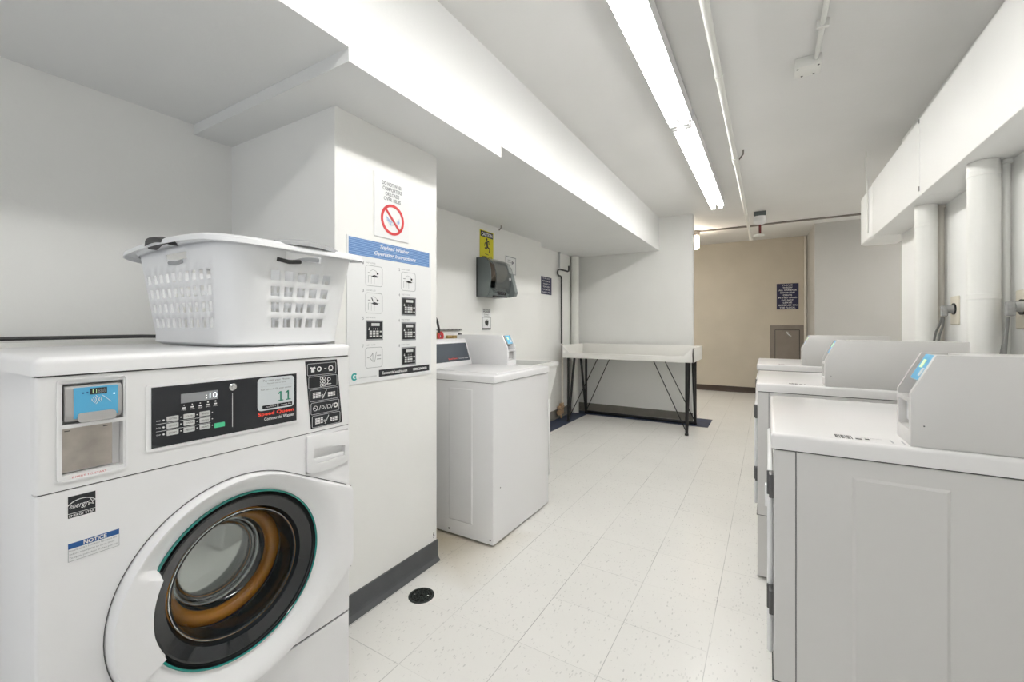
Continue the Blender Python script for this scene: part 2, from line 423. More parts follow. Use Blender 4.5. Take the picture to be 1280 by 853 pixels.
# cove baseboards: skirting with a small toe
def base_x(x, y0, y1, h, out=1):     # on a wall facing +X
    m = MB(); m.prism([(x, 0), (x+.022*out, 0), (x+.018*out, .006), (x+.008*out, .018), (x+.005*out, .03), (x+.005*out, h), (x, h+.002)], 'y', y0, y1); return m
def base_y(y, x0, x1, h):            # on a wall facing -Y
    m = MB(); m.prism([(y, 0), (y-.022, 0), (y-.018, .006), (y-.008, .018), (y-.005, .03), (y-.005, h), (y, h+.002)], 'x', x0, x1); return m
struct('baseboard_pillar', base_x(-1.44, 1.07, 1.675, .10), BASE)
mbl = base_x(-2.2, 1.67, 4.33, .11); mbl._merge(base_x(-2.33, 4.33, 5.66, .11).bm); struct('baseboard_left', mbl, BASE2)
struct('baseboard_back', base_y(5.66, -2.33, -.79, .115), BASE2)
struct('baseboard_corridor', base_y(8.67, -3.1, .56, .10), BASE3)
mb = MB(); mb.box(-2.33, -2.085, 3.3, 5.45, 0, .0015); mb.box(-2.33, -.60, 5.45, 5.66, 0, .0015); mb.box(-.795, -.60, 5.66, 5.95, 0, .0015)
struct('trim_2', mb, NAVY)

# ================================================================== LIGHTS
def light_fixture(label, y0, y1, lit, x0=-.466):
    z = min(zc(y0), zc(y1))-.001
    t = thing('fluorescent_light', label, 'ceiling light', (x0, (y0+y1)/2, z), 'bare tube fluorescent lights on the ceiling')
    m = MB(); xc = x0
    m.prism([(xc-.060, z+.002), (xc-.060, z-.062), (xc-.064, z-.080), (xc-.062, z-.081), (xc-.052, z-.058), (xc-.020, z-.050), (xc, z-.060), (xc+.020, z-.050), (xc+.052, z-.058), (xc+.070, z-.081), (xc+.073, z-.080), (xc+.068, z-.062), (xc+.068, z+.002)], 'y', y0, y1)
    part('housing', m, ENAM, t)
    for k, x in enumerate((xc-.036, xc+.034)):
        m = MB(); m.cyl((x, y0+.03, z-.080), (x, y1-.03, z-.080), .0185, 16)
        tb = part('tube', m, TUBEM if lit[k] else TUBEO, t)
        if not lit[k]: tb['label'] = 'unlit white tube'
        for y in (y0+.004, y1-.032):
            m = MB(); m.box(x-.021, x+.021, y, y+.028, z-.106, z-.045, .004); part('lamp_holder', m, ENAM, t)
light_fixture('long white fluorescent fixture with two lit tubes, running out of the top of the photo', .36, 2.80, (1, 1))
light_fixture('long white fluorescent fixture end to end beyond the nearer one, toward the corridor', 2.86, 5.05, (1, 1))
light_fixture('added white fluorescent fill fixture over the camera, one lit tube, nearest the added doorway', -2.05, .30, (1, 0))  # added unseen fixture, brightens the near room and alcove
light_fixture('added double-lit fluorescent fill fixture hidden in the side corridor behind the back wall', 6.2, 8.4, (1, 1), -2.3)  # extra fixture out of view, added to light the corridor
light_fixture('added double-lit fluorescent fill fixture in the far right bay past the duct', 4.6, 7.0, (1, 1), 2.2)  # added fill out of view for the grey wall and bay

# corridor jar lamp
t = thing('jar_light', 'small glowing jar light hanging from the corridor ceiling conduit', 'lamp', (-.925, 6.9, 2.58))
m = MB(); m.lathe([(0, 2.60), (.055, 2.60), (.058, 2.545), (.045, 2.525), (0, 2.525)], (-.925, 6.9, 0), 'z', 24); part('lamp_base', m, CONDG, t)
m = MB(); m.lathe([(0, 2.525), (.040, 2.525), (.048, 2.50), (.048, 2.36), (.040, 2.335), (0, 2.325)], (-.925, 6.9, 0), 'z', 24); part('jar', m, JARM, t)

# ================================================================== CEILING SERVICES
m = MB(); m.cyl((-.215, -2.2, 2.455), (-.215, 3.70, 2.455), .0175, 16); m.cyl((-.215, 3.70, 2.455), (-.215, 7.15, 2.455), .0175, 16)
t = thing('ceiling_pipe', 'long thin white pipe running down the ceiling right of the fluorescent lights', 'pipe', (-.215, 2.5, 2.455))
part('pipe', m, PIPEW, t)
eachpart('coupling', PIPEW, t, [lambda m: m.cyl((-.215, 3.64, 2.455), (-.215, 3.76, 2.455), .024, 16), lambda m: m.cyl((-.215, 7.13, 2.455), (-.215, 7.19, 2.455), .023, 16)])
for y in (0.4, 2.4, 5.6):
    m = MB(); m.box(-.225, -.205, y, y+.02, 2.47, zc(y)+.001); m.cyl((-.215, y-.002, 2.455), (-.215, y+.022, 2.455), .021, 16); part('hanger', m, PIPEW, t)
# sprig fitting at coupling
m = MB(); m.tube([(-.19, 3.72, 2.46), (-.165, 3.74, 2.50), (-.163, 3.75, zc(3.75))], .006, 8); part('bracket', m, CONDG, t)

t = thing('junction_box', 'small white junction box on the ceiling with conduit leading to camera', 'junction box', (.17, 2.63, zc(2.6)))
m = MB(); m.box(.118, .228, 2.585, 2.695, zc(2.6)-.05, zc(2.58), .004); part('box', m, PIPEW, t)
for x, y in ((.128, 2.60), (.215, 2.60), (.15, 2.68), (.20, 2.68)):
    m = MB(); m.cyl((x, y, zc(2.6)-.052), (x, y, zc(2.6)-.048), .005, 8); part('screw', m, HINGE, t)
m = MB(); m.cyl((.205, -2.2, zc(1)-.022), (.205, 2.60, zc(2.6)-.022), .0105, 12); part('conduit', m, PIPEW, t)
eachpart('strap', PIPEW, t, [lambda m, y=y: m.box(.182, .228, y, y+.02, zc(y)-.035, zc(y)+.001, .003) for y in (.6, 2.30)])

t = thing('fire_detector', 'grey and white ceiling detector with dark red stem and ring', 'detector', (-.085, 6.05, zc(6.05)))
zt = zc(6.05)
m = MB(); m.box(-.150, -.020, 5.99, 6.11, zt-.055, zt+.004, .006); part('mounting_box', m, GREYBOX, t)
m = MB(); m.lathe([(0, zt-.055), (.07, zt-.055), (.072, zt-.12), (.05, zt-.145), (.02, zt-.155), (0, zt-.155)], (-.085, 6.05, 0), 'z', 20); part('body', m, ENAM, t)
m = MB(); m.cyl((-.085, 6.05, zt-.155), (-.085, 6.05, zt-.265), .014, 12); part('stem', m, CRIM, t)
m = MB(); m.lathe([(.032, zt-.268), (.055, zt-.275), (.06, zt-.285), (.055, zt-.297), (.03, zt-.300), (.03, zt-.292), (.048, zt-.288), (.048, zt-.280), (.032, zt-.276)], (-.094, 6.05, 0), 'z', 24, close=True)
m.box(-.145, -.04, 6.046, 6.054, zt-.279, zt-.271); part('ring', m, PIPEW, t)

m = MB(); yy = 6.9
m.tube([(-1.6, yy, zc(yy)-.012), (-.9, yy, zc(yy)-.012), (-.2, yy, zc(yy)-.014), (.1, yy-.03, zc(yy)-.012), (.9, yy-.03, zc(yy)-.012), (2.6, yy-.03, zc(yy)-.012)], .013, 10)
solo('ceiling_conduit', m, CONDG, 'thin grey conduit crossing the ceiling from the jar light to the right', 'conduit', (0, yy, zc(yy)))

# ================================================================== RIGHT SIDE DUCT AND PIPES
t = thing('ventilation_duct', 'big white boxed duct hung along the right wall above the dryers', 'duct', (.76, 2.0, 1.85))
m = MB(); m.prism([(.67, 1.85), (.90, 1.85), (.90, 2.25), (.67, 2.25)], 'y', -2.25, 4.15, .006)
m.prism([(.67, 1.862), (.69, 1.85), (.90, 1.85), (.90, 2.25), (.69, 2.25), (.67, 2.24)], 'y', 4.14, 4.60, .006)
part('duct_body', m, DUCTW, t)
eachpart('seam_band', DUCTW, t, [lambda m, y=y: m.box(.668, .905, y, y+.010, 1.8485, 2.2515, .001) for y in (2.97, 4.14)])
eachpart('clip', HINGE, t, [lambda m: m.box(.6670, .6690, 2.970, 2.978, 1.875, 1.90), lambda m: m.box(.6670, .6690, 2.970, 2.978, 2.225, 2.245)])
m = MB(); m.tube([(.660, 4.30, 2.54), (.654, 4.29, 2.45), (.658, 4.29, 2.36), (.662, 4.27, 2.25), (.6635, 4.27, 2.10), (.6635, 4.27, 1.90)], .0052, 8)
m.cyl((.664, 4.30, 2.545), (.664, 4.30, 2.555), .02, 12)
solo('hanger_wire', m, PIPEW, 'white hanger wire from the ceiling over the far end of the duct', 'wire', (.664, 4.3, 2.5))
def vent_pipe(y, label, rings, RP=.048):
    t = thing('exhaust_pipe', label, 'pipe', (.76, y, 0), 'white dryer exhaust pipes')
    m = MB(); m.cyl((.755, y, .02), (.755, y, 1.849), RP, 40); part('pipe', m, PIPEW, t)
    for z in rings:
        m = MB(); m.lathe([(RP-.0005, z-.012), (RP+.0015, z-.010), (RP+.0015, z+.010), (RP-.0005, z+.012)], (.755, y, 0), 'z', 40)
        part('joint', m, PIPEW, t)
vent_pipe(2.49, 'thick white exhaust pipe nearer the camera, between the first two dryers', (1.30, 1.80))
vent_pipe(3.23, 'thick white exhaust pipe farther back, behind the second dryer', (1.74,))
def wall_pipe(x, y, r, z0, z1, mt, label, g):
    m = MB(); m.cyl((x, y, z0), (x, y, z1), r, 14); m.cyl((x, y, z1-.015), (x, y, z1), r*1.7, 14)
    solo('wall_pipe', m, mt, label, 'pipe', (x, y, z0), g)
wall_pipe(.823, 2.505, .014, .02, 1.849, PIPEW, 'thin white pipe on the right wall beside the nearer exhaust pipe', 'thin vertical pipes on the right wall')
wall_pipe(.823, 3.262, .014, .02, 1.849, CREAM, 'thin cream pipe on the right wall beside the farther exhaust pipe', 'thin vertical pipes on the right wall')

def outlet(y, z, label):
    t = thing('wall_outlet', label, 'outlet', (.84, y, z), 'almond outlets on the right wall')
    f = XN(.8395, y, z)
    m = MB(); f.rect(m, -.058, .058, -.075, .075, 0, .006, .003); part('cover_plate', m, ALMOND, t)
    m = MB(); f.disc(m, .0, .008, .030, .006, .012); part('socket', m, BLACKP, t)
outlet(3.10, 1.262, 'almond outlet plate on the right wall between the two exhaust pipes')
outlet(2.40, 1.245, 'almond outlet plate on the right wall at the photo edge')
def plug(y, z, label, paths):
    t = thing('power_plug', label, 'plug', (.80, y, z), 'grey dryer plugs in the right wall')
    m = MB(); m.cyl((.8345, y, z), (.805, y, z), .022, 20, .020); m.box(.782, .808, y-.015, y+.015, z-.036, z+.020, .007)
    part('plug_body', m, PLUG, t)
    for p in paths:
        m = MB(); m.tube(p, .0055, 8); part('cord', m, CORD, t)
plug(3.10, 1.268, 'grey angled plug with two cords in the outlet between the exhaust pipes',
     [[(.785, 3.10, 1.225), (.783, 3.12, 1.19), (.775, 3.15, 1.15), (.77, 3.16, 1.10), (.77, 3.16, .6)], [(.790, 3.09, 1.225), (.792, 3.11, 1.18), (.785, 3.135, 1.13), (.78, 3.14, 1.08), (.78, 3.14, .6)]])
plug(2.385, 1.255, 'grey angled plug with three cords in the outlet nearest the photo edge',
     [[(.788+.004*k, 2.38+.012*k, 1.215), (.785+.004*k, 2.385+.014*k, 1.15), (.782, 2.39+.018*k, 1.05), (.782, 2.395+.018*k, .6)] for k in range(3)])

# ================================================================== FLOOR DRAIN
t = thing('floor_drain', 'round dark cast iron drain grate set in the floor tiles', 'drain', (-1.303, 1.412, 0))
dx, dy = -1.303, 1.412
m = MB(); m.lathe([(.056, 0), (.056, .002), (.050, .0035), (.046, .002), (.046, 0)], (dx, dy, 0), 'z', 40)
for r in (.036, .025, .013): m.lathe([(r+.0035, .001), (r+.0035, .003), (r-.0015, .003), (r-.0015, .001)], (dx, dy, 0), 'z', 32)
for k in range(12):
    a = k*PI/6; m.box(.008, .047, -.0017, .0017, .001, .003, M=Matrix.Translation((dx, dy, 0)) @ Matrix.Rotation(a, 4, 'Z'))
part('grate', m, IRON, t)
m = MB(); m.cyl((dx, dy, .0002), (dx, dy, .0011), .052, 32); part('drain_well', m, HOLE, t)
eachpart('screw', CHROME, t, [lambda m, a=a: m.cyl((dx+.030*math.cos(a), dy+.030*math.sin(a), .002), (dx+.030*math.cos(a), dy+.030*math.sin(a), .004), .004, 10) for a in (.4, .4+PI)])

# ================================================================== TOP-LOAD MACHINE (washer / dryer share a cabinet)
def machine(name, label, cat, loc, rot, group, kind, door=False):
    """local frame: front at x=0 facing +x, body to x=-.71, width along y, card box at +y end"""
    W = .335; D = .715 if kind == 'dryer' else .675
    t = thing(name, label, cat, (0, 0, 0), group)
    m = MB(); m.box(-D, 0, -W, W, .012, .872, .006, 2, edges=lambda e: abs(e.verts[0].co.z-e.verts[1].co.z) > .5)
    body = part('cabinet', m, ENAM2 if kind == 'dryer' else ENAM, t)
    # embossed rectangles on both sides
    for s in (-1, 1):
        y = s*W
        m = MB()
        if kind == 'dryer': x0, x1, z0, z1 = -.32, -.155, .14, .832
        else: x0, x1, z0, z1 = -.30, -.135, .09, .835
        pts = [(x0, z0), (x1, z0), (x1, z1), (x0, z1)]
        o = []
        b = bmesh.new()
        lo = [b.verts.new((p[0], y, p[1])) for p in pts]
        k = .006; inn = [(x0+k, z0+k), (x1-k, z0+k), (x1-k, z1-k), (x0+k, z1-k)]
        hi = [b.verts.new((p[0], y+s*.0035, p[1])) for p in inn]
        for i in range(4): b.faces.new((lo[i], lo[(i+1) % 4], hi[(i+1) % 4], hi[i]))
        b.faces.new(hi); bmesh.ops.recalc_face_normals(b, faces=b.faces)
        if b.faces[-1:][0].normal.y*s < 0: bmesh.ops.reverse_faces(b, faces=b.faces)
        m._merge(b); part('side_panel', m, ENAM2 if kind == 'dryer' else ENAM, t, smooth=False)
    m = MB()
    m.box(-.0475, -.0455, -W-.0008, W+.0008, .30 if kind == 'dryer' else .02, .872)
    if kind == 'dryer': m.box(-.046, .0008, -W-.0008, W+.0008, .296, .2985)
    if kind == 'dryer': part('seam', m, GAP, t)
    else: m.bm.free()
    # dark foot gap
    for x in (-D+.05, -.06):
        for y in (-W+.06, W-.06):
            m = MB(); m.cyl((x, y, 0), (x, y, .02), .02, 12); part('leveling_foot', m, GAP, t)
    m = MB(); m.box(-D+.004, -.004, -W+.004, W-.004, .8715, .8765); part('gasket', m, GAP, t)
    m = MB(); m.box(-D+.02, -.02, -W+.02, W-.02, .006, .0125); part('base_pan', m, GAP, t)
    # top deck
    m = MB(); m.box(-D, .006, -W-.004, W+.004, .876, .915, .010, 4, edges=lambda e: max(e.verts[0].co.z, e.verts[1].co.z) > .9)
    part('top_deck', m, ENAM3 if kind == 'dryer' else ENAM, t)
    if kind == 'washer':
        m = MB(); m.box(-.47, -.035, -.25, .19, .9145, .9215, .006, 3, edges=lambda e: min(e.verts[0].co.z, e.verts[1].co.z) > .92)
        part('lid', m, ENAM, t)
        m = MB(); f = F((-.20, .235, .9155), (0, 1, 0), (-1, 0, 0), (0, 0, 1)); f.disc(m, 0, 0, .03, 0, .0008, 24, .016); part('sticker', m, LGREY, t)  # grey oval stands in for a reflection on the deck, no real sticker
    else:
        # rating label near the box end
        m = MB(); f = F((-.135, .298, .9152), (0, 1, 0), (-1, 0, 0), (0, 0, 1)) if False else F((-.125, .316, .9152), (-1, 0, 0), (0, -1, 0), (0, 0, 1))
        for i in range(9): f.rect(m, .002+i*.0038, .002+i*.0038+.0018+(.0012 if i % 3 == 0 else 0), .0, .035, 0, .0006)
        f.rect(m, .040, .052, .004, .014, 0, .0006); f.rect(m, .058, .066, .010, .018, 0, .0006)
        part('label_print', m, BLACKP, t)
        m = MB(); f.text(m, 'WARNING', .040, .026, .05, .008, align='l', d1=.0006); 
        for i in range(3): f.rect(m, .105+i*.02, .108+i*.02, .002, .030, 0, .0005)
        part('lettering', m, GREYI, t)
    # console
    y0, y1 = -W+.01, W-.13
    m = MB(); prof = [(-.530, .914), (-.535, .934), (-.582, 1.078), (-.598, 1.094), (-.672, 1.094), (-.675, .914)]
    m.prism(prof, 'y', y0, y1, .004); part('console', m, ENAM, t)
    d = Vector((-.047, 0, .144)).normalized(); nn = Vector((.144, 0, .047)).normalized()
    f = F(Vector((-.535, 0, .934)), (0, 1, 0), d, nn)
    m = MB(); f.rrect(m, y0+.02, y1-.018, .012, .137, .004, 0, .0015); part('control_panel', m, SLATE, t)
    if kind == 'washer':
        m = MB(); f.text(m, 'Speed Queen', y1-.20, .030, .095, .013, d0=.0015, d1=.0022, bold=.02, italic=.2); part('brand_lettering', m, REDB, t)
        m = MB(); f.text(m, 'Commercial Washer', y1-.085, .030, .105, .008, d0=.0015, d1=.0022); part('lettering', m, WHITE, t)
        m = MB(); f.rect(m, y0+.05, y0+.13, .07, .10, .0015, .0022); part('display', m, GREYI, t)
    else:
        m = MB(); f.text(m, 'Speed Queen', y1-.20, .030, .095, .013, d0=.0015, d1=.0022, bold=.02, italic=.2); part('brand_lettering', m, REDB, t)
    # card box
    by0, by1 = W-.125, W-.008
    xf, xs, xb, z0, z1, z2 = -.258, -.300, -.712, .9152, 1.032, 1.118
    if kind == 'washer': xf, xs, xb = -.245, -.288, -.672
    prof = [(xf, z0), (xf, z1), (xs, z2), (xb, z2), (xb, z0)]
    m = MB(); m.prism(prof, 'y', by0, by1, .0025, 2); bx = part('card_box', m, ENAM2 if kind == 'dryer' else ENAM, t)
    c1 = MB(); c1.box(xs-.045, xf+.02, by0+.012, by1-.012, z1-.012, z2+.03)
    c2 = MB(); c2.box(xf-.020, xf+.02, by0+.016, by1-.016, z0+.035, z1-.022)
    cut(bx, [c1, c2])
    # reader
    sd = Vector((xs-xf, 0, z2-z1)); L = sd.length; sd.normalize(); sn = Vector((sd.z, 0, -sd.x))
    f = F(Vector((xf-.012, 0, z1-.006)), (0, 1, 0), sd, sn)
    m = MB(); f.rect(m, by0+.034, by1-.014, .030, L+.002, -.030, .010, .003); rd = part('card_reader', m, READG, t)
    m = MB(); f.rect(m, by0+.037, by1-.017, .033, L-.001, .0095, .0112); part('reader_face', m, READB, rd)
    m = MB(); f.rect(m, by0+.052, by0+.070, L-.034, L-.014, .011, .0122); part('display', m, LEDG, rd); m = MB(); f.rrect(m, by1-.040, by1-.024, .042, .062, .004, .011, .0122); part('reader_symbol', m, STICK, rd)
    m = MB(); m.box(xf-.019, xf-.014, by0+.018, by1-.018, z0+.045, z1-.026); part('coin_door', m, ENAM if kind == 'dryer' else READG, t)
    m = MB(); m.cyl((xf-.022, by1-.0005, .962), (xf-.022, by1+.001, .962), .0016, 8); part('screw', m, HINGE, t)
    if door:
        m = MB(); m.box(.0005, .014, -W+.05, W-.045, .33, .80, .008, 3); dr = part('door', m, ENAM, t)
        m = MB(); m.box(.010, .022, -W+.07, -W+.10, .52, .60, .003); part('handle', m, FASC, dr)
        for z in (.48, .775):
            m = MB(); m.box(-.001, .010, W-.052, W-.012, z-.030, z+.030, .002); m.cyl((.010, W-.045, z-.03), (.010, W-.045, z+.03), .005, 10); part('hinge', m, HINGE, t)
        m = MB(); m.box(.0003, .003, -W, W, .295, .298); part('toe_seam', m, GAP, t)
    if kind == 'washer':
        for x in (-.60, -.02, -.30):
            m = MB(); m.cyl((x, -W-.001, .035), (x, -W+.002, .035), .005, 10); part('screw', m, HINGE, t)
        m = MB(); m.cyl((-.0015, W-.6, .30), (.0015, W-.6, .30), .003, 8); part('screw', m, HINGE, t)
    t.location = loc; t.rotation_euler = (0, 0, rot)
    return t

machine('top_load_washer', 'white top-load washer between the poster pillar and the utility sink', 'washer', (-1.254, 2.245, 0), 0, None, 'washer')
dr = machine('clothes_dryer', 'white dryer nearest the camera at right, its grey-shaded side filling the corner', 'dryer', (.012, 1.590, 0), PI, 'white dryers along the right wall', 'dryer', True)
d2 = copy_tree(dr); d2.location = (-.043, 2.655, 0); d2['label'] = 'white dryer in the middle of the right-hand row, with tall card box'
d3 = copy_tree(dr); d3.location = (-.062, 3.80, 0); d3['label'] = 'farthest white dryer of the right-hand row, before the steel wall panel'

# ================================================================== FRONT-LOAD WASHER
LX, LY0, LY1 = -1.146, .2276, .9130
t = thing('front_load_washer', 'large white front-load washer with round glass door under the basket', 'washer', (-1.5, .57, 0))
FL = t
m = MB(); m.box(-1.86, LX-.022, LY0+.010, LY1-.008, .02, 1.086, .010, 2, edges=lambda e: abs(e.verts[0].co.z-e.verts[1].co.z) > .5); cab = part('cabinet', m, ENAM, t)
c = MB(); c.cyl((LX-.6, .585, .555), (LX+.05, .585, .555), .215, 48); cut(cab, [c])
for x in (-1.80, LX-.06):
    for y in (LY0+.06, LY1-.06):
        m = MB(); m.cyl((x, y, 0), (x, y, .03), .022, 12); part('leveling_foot', m, GAP, t)
vert = lambda e: abs(e.verts[0].co.z-e.verts[1].co.z) > .05 and abs(e.verts[0].co.y-e.verts[1].co.y) < .01 and e.verts[0].co.x > LX-.02
# control fascia
m = MB(); m.box(LX-.030, LX, LY0, LY1, .8695, 1.0845, .008, 4, edges=vert); fas = part('control_fascia', m, FASC, t)
c1 = MB(); c1.box(LX-.045, LX+.02, .262, .352, .895, 1.070); 
cut(fas, [c1])
eachpart('gasket', GAP, t, [lambda m: m.box(LX-.028, LX-.003, LY0+.004, LY1-.004, .866, .8715), lambda m: m.box(LX-.03, LX-.006, LY0+.004, LY1-.004, 1.083, 1.0885), lambda m: m.box(LX-.028, LX-.006, LY0+.006, LY1-.004, .272, .281)])
# upper front panel with drum opening
m = MB(); m.box(LX-.030, LX, LY0, LY1, .280, .867, .008, 4, edges=vert); fp = part('front_panel', m, DOORW, t)
c = MB(); c.cyl((LX-.1, .585, .555), (LX+.05, .585, .555), .212, 64)
c2 = MB(); c2.box(LX-.012, LX+.02, .760, .905, .752, .856); cut(fp, [c, c2])
m = MB(); m.box(LX-.030, LX-.001, LY0, LY1, .04, .273, .008, 4, edges=vert); part('lower_panel', m, DOORW, t)
# detergent drawer
m = MB(); m.prism([(.762, .862), (.762, .758), (.775, .748), (.835, .745), (.903, .754), (.903, .852)], 'x', LX-.012, LX+.006, .0025); dp = part('dispenser_drawer', m, FASC, t)
c = MB(); c.prism([(.786, .819), (.780, .780), (.795, .774), (.888, .776), (.890, .806), (.84, .817)], 'x', LX-.008, LX+.03); cut(dp, [c])
m = MB(); m.prism([(.782, .790), (.780, .778), (.795, .774), (.888, .776), (.889, .788)], 'x', LX-.010, LX+.002, .002); part('drawer_pull', m, ENAM, dp)
# top
m = MB(); m.box(-1.625, LX+.004, LY0-.004, LY1+.004, 1.088, 1.123, .015, 5, edges=lambda e: max(e.verts[0].co.z, e.verts[1].co.z) > 1.12); part('top', m, ENAM, t)
m = MB(); m.box(-1.86, -1.628, LY0, LY1, 1.086, 1.119, .006, 3); part('rear_deck', m, ENAM, t)
m = MB(); m.box(-1.630, -1.622, LY0+.005, LY1-.005, 1.09, 1.112); part('seam', m, GAP, t)
# card reader bay
m = MB(); f = XP(LX)
f.rframe(m, .256, .357, .886, 1.079, .006, .0035, -.002, .003)
f.rect(m, .257, .356, .985, .992, -.02, .002); part('bay_frame', m, ENAM, t)
m = MB(); m.box(LX-.0305, LX-.024, .262, .352, .895, 1.07); part('bay_back', m, READG, t)
m = MB(); m.prism([(LX-.02, .998), (LX-.002, .996), (LX+.004, 1.008), (LX+.002, 1.060), (LX-.006, 1.066), (LX-.02, 1.066)], 'y', .2655, .3495, .003); rd = part('card_reader', m, READG, t)
fr = F((LX+.0045, 0, 0), (0, 1, 0), (0, 0, 1), (1, 0, 0))
m = MB(); fr.rect(m, .277, .342, 1.002, 1.061, -.004, 0); part('reader_face', m, READB, rd)
m = MB(); fr.rect(m, .300, .325, 1.046, 1.058, 0, .0008); part('display', m, BLACK, rd)
m = MB(); fr.text(m, '11', .3065, 1.052, .006, .008, d1=.0012); part('display_digits', m, LEDG, rd)
m = MB(); fr.text(m, '888', .317, 1.052, .011, .008, d1=.0012); part('display_segments', m, GREYI, rd)
m = MB()
for k in range(4): fr.ring(m, .300, 1.035, .003+.003*k, .0009, 0, .0007, 24, -45, 45)
for k in range(2): fr.ring(m, .320, 1.035, .004+.003*k, .0008, 0, .0007, 24, 135, 225)
fr.strip(m, [(.318, 1.043), (.332, 1.028)], .0008, 0, .0007)
part('contactless_symbol', m, WHITE, rd)
m = MB(); fr.disc(m, .336, 1.044, .0014, 0, .0012, 10); part('indicator', m, LEDW, rd)
m = MB(); fr.disc(m, .290, 1.050, .0016, 0, .0009, 10); fr.disc(m, .296, 1.0505, .0016, 0, .0009, 10); part('sensor', m, NBLUE, rd)
m = MB(); fr.rrect(m, .282, .338, .994, 1.012, .006, 0, .005); part('card_slot', m, READG, rd)
m = MB(); m.box(LX-.019, LX-.013, .264, .338, .899, .984); cp = part('coin_plate', m, STEEL, t)
m = MB(); fp2 = XP(LX-.013); fp2.rect(m, .268, .276, .977, .9785, 0, .0006); fp2.rect(m, .324, .331, .977, .9785, 0, .0006); part('slot', m, BLACK, cp)
m = MB(); f.text(m, 'INSERT TO START', .300, .8905, .05, .0035, d0=.001, d1=.0035); part('faint_red_lettering', m, RED, t)
# main control panel
m = MB(); f.rrect(m, .389, .740, .908, 1.054, .006, -.002, .0025); pf = part('panel_bezel', m, ENAM, t)
m = MB(); f.rect(m, .398, .730, .915, 1.047, .0025, .0035); cpn = part('control_panel', m, BLACKP, t)
g0 = .0035
f2 = XP(LX+g0)
m = MB(); f2.rect(m, .452, .528, 1.005, 1.026, 0, .0008); dsp = part('display', m, GREYI, cpn)
m = MB(); f2.text(m, ':10', .514, 1.0155, .024, .013, d1=.0012); part('display_digits', m, LEDW, dsp)
for i, y in enumerate((.425, .457, .489)):
    for j, z in enumerate((.974, .9585, .9430)):
        m = MB(); f2.rrect(m, y, y+.022, z-.0055, z+.0055, .0015, 0, .0016); k = part('key', m, KEYW, cpn)
        m = MB(); f2.text(m, (('COTTONS', 'COLORS', 'WHITES'), ('COTTONS', 'SYNTHS', 'DELICATE'), ('LIGHT', 'MEDIUM', 'HEAVY'))[j][i], y+.011, z, .015, .0038, d1=.002); part('lettering', m, BLACK, k)
m = MB(); f2.rrect(m, .520, .543, .9355, .9465, .0015, 0, .0018); part('start_key', m, GREEN, cpn, label='green start key')
m = MB()
for j, (z, s) in enumerate(((.973, 'WASH'), (.9575, 'BATH'), (.942, 'TEMP'))):
    f2.text(m, s, .410, z, .008, .0028, d1=.0006); f2.disc(m, .4195, z, .0020, 0, .001, 10)
for z in (.966, .950):
    f2.rect(m, .406, .512, z-.0003, z+.0003, 0, .0006)
for i, s in enumerate(('PRE', 'WASH', 'RINSE', 'SPIN', 'LOCK')):
    y = .458+.0162*i; f2.disc(m, y, 1.0000, .0012 if i < 3 else .0018, 0, .001, 10); f2.rect(m, y-.003, y+.003, .9925, .9955, 0, .0006); f2.text(m, s, y, .9895, .009, .0026, d1=.0006)
for i in range(3):
    for y in (.452, .484, .516): f2.disc(m, y, .974-.0155*i, .0012, 0, .0006, 8)
f2.rect(m, .5605, .5615, .930, 1.014, 0, .0006)
part('panel_lettering', m, WHITE, cpn)
m = MB(); f2.text(m, 'Speed Queen', .672, .947, .098, .0125, d1=.0010, bold=.035, sep=1.05); part('brand_lettering', m, REDB, cpn)
m = MB(); f2.text(m, 'Commercial Washer', .6805, .9345, .083, .0085, d1=.0010, bold=.01); part('lettering', m, WHITE, cpn)
m = MB(); m.lathe([(0, .006), (.004, .006), (.0045, .004), (.007, .004), (.009, .002), (.009, 0)], (LX+g0, .562, 1.029), 'x', 20); part('lock', m, CHROME, cpn)
m = MB(); f2.rrect(m, .622, .722, .957, 1.043, .010, 0, .0008); stk = part('sticker', m, STICK, cpn, label='pale pay-by-phone sticker with number 11')
f3 = XP(LX+g0+.0008)
lines(f3, stk, GREYI, [('Pay with your Phone', .672, 1.035, .072, .0062), ('No cash, coins or cards', .672, 1.0275, .05, .0036), ('Scan QR code OR enter number', .672, 1.0120, .085, .0045)], .0005, bold=.02)
eachpart('store_badge', BLACKP, stk, [lambda m: f3.rrect(m, .634, .674, .9610, .9705, .0015, 0, .0005), lambda m: f3.rrect(m, .677, .716, .9610, .9705, .0015, 0, .0005)], smooth=False)
m = MB(); f3.text(m, 'Download the app for payment instructions', .672, 1.0205, .085, .0034, d1=.0005); part('small_lettering', m, LGREY, stk)
lines(f3, stk, WHITE, [('App Store', .656, .9657, .028, .0045), ('Google Play', .699, .9657, .029, .0045)], .0009, .0005, name='badge_lettering')
for u_ in (.683, .704):
    m = MB(); f3.poly(m, [(u_-.006, .977), (u_+.008, .977), (u_+.008, .9795), (u_+.0028, .9795), (u_+.0028, 1.003), (u_-.001, 1.003), (u_-.007, .998), (u_-.006, .9955), (u_-.0012, .9985), (u_-.0012, .9795), (u_-.006, .9795)], 0, .0006)
    part('number_lettering', m, DGREEN, stk, smooth=False)
